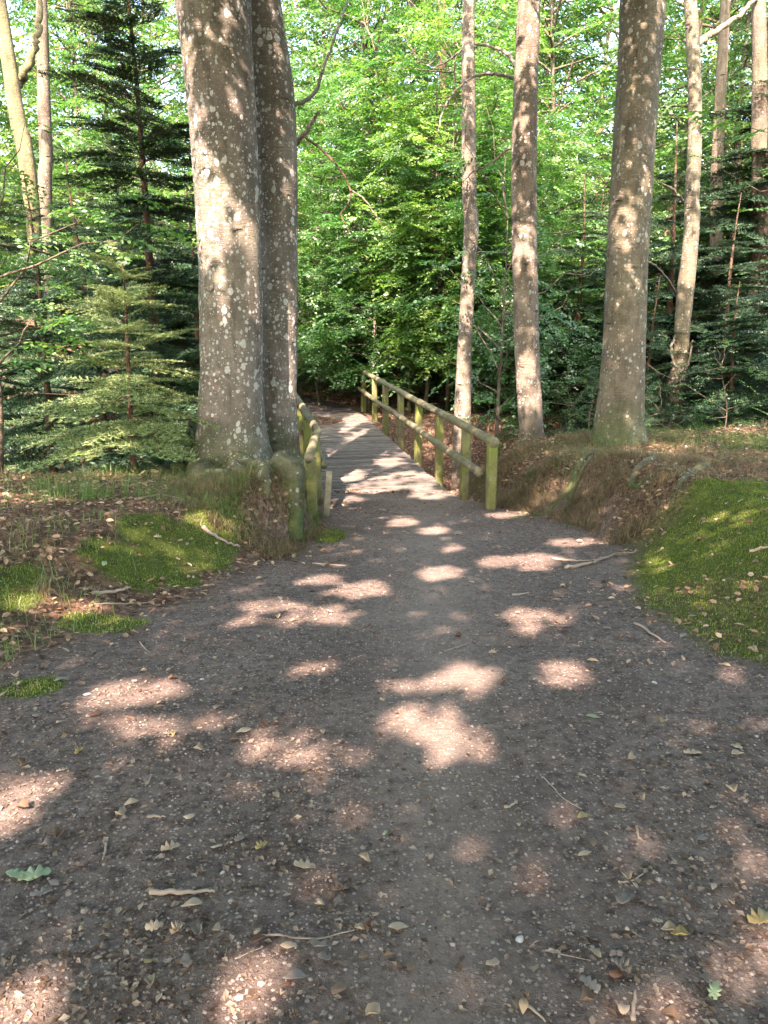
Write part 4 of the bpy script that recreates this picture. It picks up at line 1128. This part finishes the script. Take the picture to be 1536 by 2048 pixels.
def litter():
    rng = np.random.default_rng(23)
    n = 62000
    x = np.concatenate([rng.uniform(-6, 7, n // 2), rng.uniform(-7, 9, n - n // 2)])
    y = np.concatenate([rng.uniform(2.4, 11.5, n // 2), rng.uniform(9.5, 24, n - n // 2)])
    lit, moss, pf = cover_masks(x, y)
    edge = np.minimum(np.abs(x - path_l(y)), np.abs(path_r(y) - x))
    lit = np.maximum(lit, 0.45 * np.exp(-edge / 0.30) * (y < 10) * (fbm(x * 2, y * 2, 71, 3) > -0.1))
    m = (rng.random(n) < lit * (1 - 0.9 * moss) * (1 - 0.92 * pf)) & ~((np.abs(x - (1.04 - 0.95 - 0.18 * (y - 9.9))) < 1.0) & (y > 9.7) & (y < 10.2))
    x, y = x[m], y[m]; n = len(x)
    sz = rng.uniform(0.025, 0.065, n)
    a = rng.uniform(0, 6.3, n)
    P = np.stack([x, y, ground(x, y) + rng.uniform(0.002, 0.018, n)], 1)
    D = np.stack([np.cos(a), np.sin(a), rng.normal(0, 0.25, n)], 1)
    v = np.array([[0, 0, 0], [0.3, -0.26, 0.10], [0.72, -0.2, 0.13], [1, 0, 0.02], [0.72, 0.2, 0.15], [0.3, 0.27, 0.08]]) - [0.5, 0, 0]
    V, Q = stamp(v, np.array([[0, 1, 2, 3], [0, 3, 4, 5]]), slope_frames(P, D, 0.35, rng), P, sz)
    o = link_mesh('leaf_litter', V, [Q], M['litter'], smooth=False)
    tag(o, 'brown beech leaf litter covering the banks and the ravine', 'leaf litter', kind='stuff')
litter()

def blades(name, x, y, ln, wd, mat, label, cat, rng, lean=0.5, nseg=3, lift=0.0):
    n = len(x)
    a = rng.uniform(0, 2 * np.pi, n)
    P = np.stack([x, y, ground(x, y) - 0.004 + lift], 1)
    D = np.stack([np.cos(a), np.sin(a), 0 * a], 1)
    Sd = np.stack([-np.sin(a), np.cos(a), 0 * a], 1)
    lean = np.abs(rng.normal(lean, lean * 0.5, n))
    V = []
    for k in range(nseg):
        t = k / nseg
        c = P + D * (ln * lean * t ** 1.7)[:, None] + np.array([0, 0, 1.0]) * (ln * t * (1 - 0.45 * lean * t))[:, None]
        w = wd * (1 - t * 0.75)
        V += [c - Sd * w[:, None], c + Sd * w[:, None]]
    V.append(P + D * (ln * lean)[:, None] + np.array([0, 0, 1.0]) * (ln * (1 - 0.45 * lean))[:, None])
    V = np.stack(V, 1)
    K = V.shape[1]
    b = np.arange(n)[:, None] * K
    q = np.concatenate([b + np.array([[2 * k, 2 * k + 1, 2 * k + 3, 2 * k + 2]]) for k in range(nseg - 1)])
    t = b + np.array([[2 * nseg - 2, 2 * nseg - 1, 2 * nseg]])
    o = link_mesh(name, V.reshape(-1, 3), [q, t], mat, smooth=False)
    if label: tag(o, label, cat, kind='stuff')
    return o

M['moss'] = leaf_mat('moss', [(0.055, 0.075, 0.014), (0.115, 0.155, 0.026), (0.19, 0.235, 0.042), (0.29, 0.31, 0.08)], 0.2, 0.0, clump=1.2)
M['grass'] = leaf_mat('grass', [(0.04, 0.075, 0.018), (0.07, 0.12, 0.03), (0.11, 0.165, 0.04), (0.19, 0.23, 0.08)], 0.4, 0.03, clump=1.0)
M['straw'] = leaf_mat('dry_grass', [(0.08, 0.060, 0.032), (0.15, 0.115, 0.06), (0.24, 0.185, 0.10), (0.38, 0.30, 0.18)], 0.3, 0.02, (1.1, 1.0, .7), clump=0.8)

def moss_and_grass():
    rng = np.random.default_rng(24)
    n = 420000
    x = rng.uniform(-5, 4.6, n); y = rng.uniform(2.9, 7.6, n)
    m = np.abs(x) < 0.56 * y + 0.2; x, y = x[m], y[m]
    lit, moss, pf = cover_masks(x, y)
    m = rng.random(len(x)) < moss ** 1.5; x, y = x[m], y[m]
    blades('moss', x, y, rng.uniform(0.010, 0.026, len(x)), np.full(len(x), 0.0022), M['moss'], 'soft green moss cushions on the banks beside the path', 'moss', rng, 0.5, 2)
    # green grass on the right bank, around the trees
    def area(n, x0, x1, y0, y1, dens, seed):
        r = np.random.default_rng(seed); xx = r.uniform(x0, x1, n); yy = r.uniform(y0, y1, n)
        k = r.random(n) < dens(xx, yy); return xx[k], yy[k]
    off_r = lambda x, y: x - path_r(y)
    gx, gy = area(38000, 1.2, 7.5, 7.2, 13.2, lambda x, y: np.clip((off_r(x, y) > 0.10) * sstep(7.4, 9.6, y + 0.5 * fbm(x * 1.5, y * 1.5, 3, 2)) * (0.15 + 1.0 * sstep(-0.05, 0.35, fbm(x * 1.7, y * 1.7, 14, 3))) * (1 - sstep(11.2, 12.4, y - 0.4 * np.clip(x - 2, 0, 4))), 0, 1), 1)
    lx, ly = area(26000, -3.2, -0.55, 6.1, 9.6, lambda x, y: np.clip((path_l(y) - x > 0.0) * (0.15 + 0.9 * sstep(0.0, 0.35, fbm(x * 2.5, y * 2.5, 17, 2) + 0.3 * (x > -1.9))) * 0.6, 0, 1), 2)
    hx, hy = area(5000, -4.4, -1.2, 3.2, 7.5, lambda x, y: np.clip((path_l(y) - x > 0.05) * sstep(0.1, 0.4, fbm(x * 1.5, y * 1.5, 18, 2)), 0, 1), 3)
    X = np.concatenate([gx, lx, hx]); Y = np.concatenate([gy, ly, hy])
    blades('grass', X, Y, rng.uniform(0.05, 0.14, len(X)) + 0.22 * np.clip(fbm(X * 3, Y * 3, 57, 2), 0, 1), np.full(len(X), 0.0024), M['grass'], 'fine green grass on the banks around the tree feet', 'grass', rng, 0.7, 3)
    # straw coloured old grass
    sx1, sy1 = area(130000, 1.2, 5.6, 6.6, 11.4, lambda x, y: np.clip((off_r(x, y) > -0.02) * (off_r(x, y) < 3.0) * (0.2 + sstep(-0.15, 0.25, fbm(x * 2.2, y * 2.2, 21, 2))) * (0.25 + 0.75 * np.exp(-np.clip(off_r(x, y) - 0.5, 0, 5) / 0.5)), 0, 1), 4)
    sx2, sy2 = area(20000, -1.9, -0.55, 6.0, 8.6, lambda x, y: np.clip((path_l(y) - x > -0.03) * (0.2 + sstep(-0.1, 0.3, fbm(x * 2.2, y * 2.2, 22, 2))) * 0.7, 0, 1), 5)
    sx3, sy3 = area(16000, -5, -1.2, 3.0, 8.8, lambda x, y: np.clip((path_l(y) - x > 0.05) * sstep(0.02, 0.4, fbm(x * 1.2, y * 1.2, 23, 2)) * 0.8, 0, 1), 6)
    X = np.concatenate([sx1, sx2, sx3]); Y = np.concatenate([sy1, sy2, sy3])
    blades('dry_grass', X, Y, rng.uniform(0.04, 0.10, len(X)) + 0.16 * np.clip(fbm(X * 4, Y * 4, 55, 2) + 0.25, 0, 1), np.full(len(X), 0.0024), M['straw'], 'old straw coloured grass hanging over the bank edges', 'grass', rng, 1.1, 3)
moss_and_grass()

# single straw tufts
rt = np.random.default_rng(66)
for (px, py, s, lab) in ((430, 1060, 0.16, 'fan of pale dry grass blades in the moss below the thickest trunk'), (85, 1190, 0.15, 'upright pale dry grass tuft at the left edge'),
                         (1150, 1010, 0.20, 'dry grass clump hanging over the eroded bank right of the path'), (1250, 985, 0.20, 'bleached grass clump on the bank below the thick right trunk'),
                         (1060, 960, 0.18, 'green grass clump at the tip of the right bank beside the bridge'), (640, 1010, 0.22, 'wispy grass clump at the foot of the near left post'), (590, 960, 0.2, 'wispy grass clump between the second trunk and the left post')):
    p, d = on_ground(px, py)
    n = 90 if 'green' not in lab else 160
    ang = rt.uniform(0, 6.3, n); r = rt.uniform(0, 0.05, n)
    o = blades('grass_tuft', p.x + r * np.cos(ang), p.y + r * np.sin(ang), rt.uniform(0.5, 1.15, n) * s, np.full(n, 0.0020), M['straw'] if 'green' not in lab else M['grass'], None, None, rt, 0.9, 4)
    me = o.data; c = np.array([p.x, p.y, p.z]); co = np.empty(len(me.vertices) * 3, np.float32); me.vertices.foreach_get('co', co)
    co = co.reshape(-1, 3) - c; me.vertices.foreach_set('co', co.astype(np.float32).ravel()); o.location = p
    tag(o, lab, 'grass tuft', 'single grass tufts')

# ------------------------------------------------------------------ fallen leaves, twigs and stones as single things
def flat_leaf(outline, curl, mat, name='fallen_leaf'):
    """closed outline (x along the leaf) filled as a fan about the midrib, curled, 0.5 mm thick"""
    o = np.array(outline, float)
    n = len(o)
    z = curl * (o[:, 1] ** 2) * 3 + 0.35 * curl * (o[:, 0] - 0.5) ** 2 + 0.03 * np.sin(o[:, 0] * 11)
    v = np.vstack([np.column_stack([o[:, 0] - 0.5, o[:, 1], z]), [[0.0, 0, 0]]])
    t = np.array([[n, k, (k + 1) % n] for k in range(n)])
    v2 = v.copy(); v2[:, 2] -= 0.012
    rim = np.array([[k, k + n + 1, (k + 1) % n + n + 1, (k + 1) % n] for k in range(n)])
    ob = link_mesh(name, np.vstack([v, v2]), [np.vstack([t, t[:, ::-1] + n + 1]), rim], mat)
    return ob
def beech_outline(n=9, w=0.28):
    up = [(t, w * math.sin(math.pi * t ** 0.85) * (1 + 0.05 * math.sin(t * 40))) for t in np.linspace(0, 1, n)]
    return up + [(t, -v) for t, v in up[-2:0:-1]]
def oak_outline(w=0.27):
    up = [(t, w * (0.35 + 0.65 * math.sin(math.pi * t ** 0.8)) * (1 + 0.27 * math.sin(t * 21 + 2 * t * t)) * (1 if 0.02 < t < 0.99 else 0.1)) for t in np.linspace(0, 1, 22)]
    return up + [(t, -v) for t, v in up[-2:0:-1]]
def scrap_outline(r):
    a = np.linspace(0, 2 * np.pi, 9, endpoint=False)
    return [(0.5 + 0.42 * math.cos(t) * r.uniform(0.6, 1.15), 0.30 * math.sin(t) * r.uniform(0.6, 1.2)) for t in a]
def leaf_skin(name, c):
    return island_mat(name, [tuple(x * 0.75 for x in c), c, tuple(min(1, x * 1.2) for x in c)], 0.7, 0.1, noise_scale=6)
LC = {'tan': (0.46, 0.35, 0.23), 'brown': (0.22, 0.145, 0.09), 'russet': (0.19, 0.095, 0.055), 'grey': (0.26, 0.215, 0.17), 'pale green': (0.30, 0.36, 0.20), 'yellow': (0.38, 0.30, 0.13)}
skins = {k: leaf_skin('leaf_' + k.replace(' ', '_'), c) for k, c in LC.items()}
protos = {}
rl = np.random.default_rng(45)
def leaf_proto(shape, col, curl_id):
    key = (shape, col, curl_id)
    if key in protos: return protos[key].copy()
    out = beech_outline() if shape == 'oval' else oak_outline() if shape == 'lobed' else scrap_outline(rl)
    o = flat_leaf(out, (0.4, 1.0, 1.9)[curl_id], skins[col])
    COL.objects.unlink(o)
    protos[key] = o
    return o.copy()
def place_leaf(x, y, size, shape, col, curl, label, rz=None, group='fallen leaves on the path'):
    o = leaf_proto(shape, col, curl)
    COL.objects.link(o)
    e = 0.04
    nx_ = -(gz(x + e, y) - gz(x - e, y)) / (2 * e); ny_ = -(gz(x, y + e) - gz(x, y - e)) / (2 * e)
    n = Vector((nx_ + rl.normal(0, 0.14), ny_ + rl.normal(0, 0.14), 1)).normalized()
    o.rotation_mode = 'QUATERNION'
    q = Vector((0, 0, 1)).rotation_difference(n)
    from mathutils import Quaternion
    o.rotation_quaternion = q @ Quaternion((0, 0, 1), rl.uniform(0, 6.3) if rz is None else rz)
    o.location = (x, y, gz(x, y) + 0.004 + size * 0.04)
    o.scale = (size,) * 3
    tag(o, label, 'leaf', group)
    return o
SPECIAL = [(70, 1757, 0.085, 'lobed', 'pale green', 0, 'right half of a pair of pale green oak leaves at the lower left', 0.3), (30, 1760, 0.06, 'lobed', 'pale green', 0, 'small pale green oak leaf touching a larger one at the lower left', 2.6),
    (797, 1867, 0.052, 'oval', 'tan', 0, 'round holed tan leaf in the middle foreground', 0.1), (1186, 1442, 0.060, 'oval', 'pale green', 0, 'narrow pale green leaf lying flat right of the path centre', 0.1),
    (119, 1368, 0.045, 'oval', 'pale green', 0, 'round pale mint leaf on the bank edge at the left', 0.5), (209, 1134, 0.06, 'oval', 'pale green', 1, 'pale mint leaf standing in the moss below the thickest trunk', 1.5),
    (1482, 1003, 0.06, 'oval', 'pale green', 0, 'pale green leaf on top of the right moss bank', 0.2), (1310, 1176, 0.045, 'scrap', 'pale green', 0, 'small pale green leaf on the lower edge of the right moss', 0.2),
    (1427, 1995, 0.045, 'lobed', 'pale green', 0, 'bright green leaf scrap in the lower right corner', 1.0), (1358, 1888, 0.045, 'oval', 'yellow', 2, 'rolled yellow green leaf lower right', 2.9),
    (480, 1682, 0.045, 'lobed', 'grey', 0, 'bluish grey oak leaf left of centre', 1.2), (1248, 1812, 0.065, 'scrap', 'grey', 1, 'large torn grey leaf lower right of centre', 0.8),
    (1230, 1965, 0.045, 'scrap', 'russet', 0, 'dark red leaf near the bottom right', 0.1), (1385, 1510, 0.065, 'lobed', 'tan', 0, 'tan oak leaf on the dirt under the right moss bank', 0.1),
    (1475, 1515, 0.06, 'oval', 'tan', 1, 'curled tan leaf near the right edge', 0.4), (1325, 1455, 0.04, 'oval', 'yellow', 2, 'rolled orange leaf right of the pale green leaf', 0.7),
    (45, 1623, 0.055, 'oval', 'brown', 2, 'curled brown leaf at the left edge in the sun patch', 2.9), (265, 1622, 0.05, 'oval', 'tan', 1, 'pair leaf pale tan lying left of centre', 0.1), (246, 1624, 0.042, 'scrap', 'tan', 1, 'smaller tan leaf touching its neighbour left of centre', 2.0),
    (380, 1640, 0.05, 'scrap', 'tan', 0, 'flat square tan leaf left of centre', 0.2), (342, 1705, 0.055, 'lobed', 'tan', 1, 'bleached lobed leaf below the flat square one', 0.4), (435, 1702, 0.05, 'scrap', 'tan', 0, 'bleached leaf scrap below the bluish oak leaf', 0.2),
    (525, 1707, 0.045, 'lobed', 'yellow', 1, 'ragged ochre leaf near the bluish oak leaf', 0.9), (610, 1745, 0.065, 'lobed', 'tan', 0, 'large crumpled tan leaf left of the path centre', 0.2), (85, 1797, 0.06, 'lobed', 'grey', 0, 'grey brown leaf below the green oak leaves', 0.8),
    (578, 1905, 0.042, 'oval', 'tan', 0, 'tan leaf just under the long curved twig', 0.1), (640, 1902, 0.055, 'scrap', 'grey', 1, 'ragged leaf at the right under the long curved twig', 0.3), (310, 1868, 0.045, 'lobed', 'tan', 0, 'small lobed leaf near the bottom left', 0.3),
    (298, 1932, 0.035, 'scrap', 'yellow', 0, 'square ochre leaf near the bottom left', 1.5), (770, 1670, 0.028, 'scrap', 'pale green', 0, 'small pale triangular leaf at the path centre', 1.0), (1402, 1685, 0.045, 'oval', 'grey', 0, 'oval pale leaf by the right edge', 0.2),
    (1170, 1712, 0.048, 'oval', 'tan', 0, 'round pale leaf right of centre', 0.4), (1520, 1860, 0.075, 'lobed', 'yellow', 1, 'large ochre leaf lit by sun at the right edge', 0.3), (1060, 1655, 0.03, 'scrap', 'brown', 1, 'small brown leaf scrap right of the path centre', 1)]
for px, py, s, sh, c, cu, lab, rz in SPECIAL:
    p, d = on_ground(px, py); place_leaf(p.x, p.y, s * 1.05, sh, c, cu, lab, rz, 'fallen leaves that stand out')
zone = lambda x, y: (('in the near foreground' if y < 1.8 else 'in the foreground' if y < 2.8 else 'halfway to the bridge' if y < 4.6 else 'near the bridge') + (' at the left' if x < -0.30 * y else ' left of centre' if x < -0.05 * y else ' right of centre' if x < 0.25 * y else ' at the right'))
cnt = 0
while cnt < 262:
    y = 1.15 * (6.8 / 1.15) ** rl.random(); x = rl.uniform(-0.53, 0.53) * (y + 0.2)
    if rl.random() < math.exp(-((x - 0.1 - 0.05 * y) / 0.30) ** 2) * 0.8: continue
    if float(fbm(np.array([x * 2.2]), np.array([y * 2.2]), 140, 2)[0]) + rl.random() * 0.7 < 0.2: continue
    sh = rl.choice(['oval', 'oval', 'oval', 'lobed', 'scrap', 'scrap', 'scrap']); c = rl.choice(['tan', 'brown', 'tan', 'grey', 'russet', 'brown', 'tan', 'yellow'], p=[.2, .2, .15, .2, .05, .1, .05, .05])
    cu = int(rl.integers(0, 3))
    lab = f"{['flat', 'curled', 'tightly rolled'][cu]} {c} {sh if sh != 'scrap' else 'torn'} dead leaf {zone(x, y)}"
    place_leaf(x, y, (0.020 + 0.038 * rl.random() ** 1.6) * (1.0 + 0.05 * y), str(sh), str(c), cu, lab)
    cnt += 1

def ground_twig(pix, r0, label, mat=None, lift=0.0):
    P = np.array([list(on_ground(px, py)[0]) for px, py in pix])
    P = resample(P, len(P) * 5)
    P[:, 2] = ground(P[:, 0], P[:, 1]) + r0 * 0.8 + lift
    P += rl.normal(0, r0 * 0.22, P.shape)
    c = P.mean(0); mb = MB(); tube(mb, P - c, np.linspace(r0, r0 * 0.45, len(P)), 7)
    o = mb.build('twig', mat or M['twig']); o.location = c
    tag(o, label, 'twig', 'twigs lying on the ground')
for pix, r, lab in (([(510, 1872), (560, 1888), (640, 1893), (718, 1874)], 0.0035, 'long thin curved twig lying across the lower centre'), ([(300, 1800), (360, 1802), (400, 1798), (430, 1790)], 0.008, 'knobbly grey root piece in the lower left foreground'),
    ([(450, 1942), (455, 1905)], 0.002, 'short pale straw left of the curved twig'), ([(470, 1923), (525, 1912)], 0.0022, 'pale straight straw under the curved twig'), ([(1235, 1773), (1262, 1772), (1285, 1758)], 0.004, 'twig with a leaf stalk right of the path centre'),
    ([(295, 1645), (330, 1637)], 0.006, 'short thick bark brown stick left of centre'), ([(1130, 1140), (1180, 1130), (1230, 1112), (1275, 1108)], 0.016, 'mossy root running out from the right bank'), ([(1105, 1120), (1160, 1125), (1200, 1122)], 0.012, 'flat root low across the path edge at the right'),
    ([(185, 1193), (240, 1186), (262, 1178)], 0.013, 'pale stick lying at the foot of the left bank'), ([(270, 1000), (320, 992), (370, 1003)], 0.009, 'dark arched stick above the left moss'), ([(405, 1062), (440, 1083), (480, 1100)], 0.018, 'weathered branch stub in the moss below the thickest trunk'),
    ([(190, 1213), (250, 1210), (310, 1205)], 0.006, 'thin dark stick beside the left path edge'), ([(1025, 1192), (1058, 1190)], 0.008, 'red brown bark strip on the path at the right'), ([(1500, 1105), (1540, 1103)], 0.012, 'stick on the moss at the right edge'),
    ([(1085, 1560), (1130, 1600), (1180, 1640)], 0.002, 'thin dark twig sloping across the right foreground'), ([(1010, 1625), (1035, 1615)], 0.005, 'short dark stick right of centre'), ([(890, 1305), (935, 1292)], 0.003, 'dark thin twig near the sun patches'),
    ([(1270, 1250), (1310, 1275), (1330, 1290)], 0.009, 'curved stick on the dirt beside the right moss'), ([(1265, 2048), (1268, 2005)], 0.006, 'pale wood splinter at the bottom right edge'), ([(1090, 1905), (1180, 1935)], 0.002, 'fine dark twig low in the right foreground'),
    ([(1055, 2020), (1090, 2046)], 0.004, 'dark stick at the bottom edge'), ([(1272, 1660), (1276, 1680)], 0.005, 'short pale wood chip in the right foreground'), ([(215, 1700), (208, 1735)], 0.004, 'forked pale twig at the left of the foreground'),
    ([(280, 1290), (300, 1310)], 0.004, 'little stick left of the path'), ([(625, 1128), (690, 1132)], 0.007, 'stick across the path edge by the mossy root')):
    ground_twig(pix, r, lab)

# a few bigger stones
rk = np.random.default_rng(12)
M['stone'] = island_mat('stone', [(0.10, 0.10, 0.10), (0.2, 0.19, 0.18), (0.34, 0.33, 0.30)], 0.6, noise_scale=25)
import bmesh
for px, py, s, lab in ((405, 1362, 0.018, 'grey pebble left of the path centre'), (968, 1978, 0.014, 'round grey stone at the bottom centre'), (265, 1750, 0.010, 'small bluish stone near the lobed leaf'), (1040, 1880, 0.013, 'flat grey green stone right of the round holed leaf'),
                       (395, 1818, 0.011, 'pale stone below the knobbly root piece'), (445, 1748, 0.009, 'white pebble left of the crumpled leaf'), (175, 1392, 0.02, 'dark stone on the left path edge'), (590, 1673, 0.009, 'blue grey pebble beside a white one at centre left'),
                       (1215, 1820, 0.014, 'bluish stone beside the large torn leaf'), (1310, 1370, 0.02, 'grey stone under the right moss bank')):
    p, d = on_ground(px, py)
    bm = bmesh.new(); bmesh.ops.create_icosphere(bm, subdivisions=2, radius=1)
    for v in bm.verts:
        v.co *= 1 + 0.15 * math.sin(v.co.x * 3 + px) + 0.1 * math.cos(v.co.y * 4 + py); v.co.z *= 0.6
    me = bpy.data.meshes.new('stone'); bm.to_mesh(me); bm.free(); me.materials.append(M['stone'])
    for f in me.polygons: f.use_smooth = True
    o = bpy.data.objects.new('stone', me); COL.objects.link(o); o.location = (p.x, p.y, p.z + s * 0.2); o.scale = (s, s * 0.8, s); o.rotation_euler.z = rk.uniform(0, 6)
    tag(o, lab, 'stone', 'stones on the path')

# labels shared by look-alikes get their order across the view
from collections import defaultdict
same = defaultdict(list)
for o in SC.objects:
    if o.parent is None and o.get('label'): same[o['label']].append(o)
ORD = ['first', 'second', 'third', 'fourth', 'fifth', 'sixth', 'seventh', 'eighth']
def view_x(o):
    p = o.location; return p.x / max(0.3, p.y)
for lab, os_ in same.items():
    if len(os_) < 2: continue
    os_.sort(key=view_x)
    n = len(os_)
    for k, o in enumerate(os_):
        if n == 2: w = ('left one', 'right one')[k]
        elif k == 0: w = 'leftmost'
        elif k == n - 1: w = 'rightmost'
        elif n == 3: w = 'middle one'
        else: w = f'{ORD[min(k, 7)]} from left'
        o['label'] = f'{lab}, {w}'
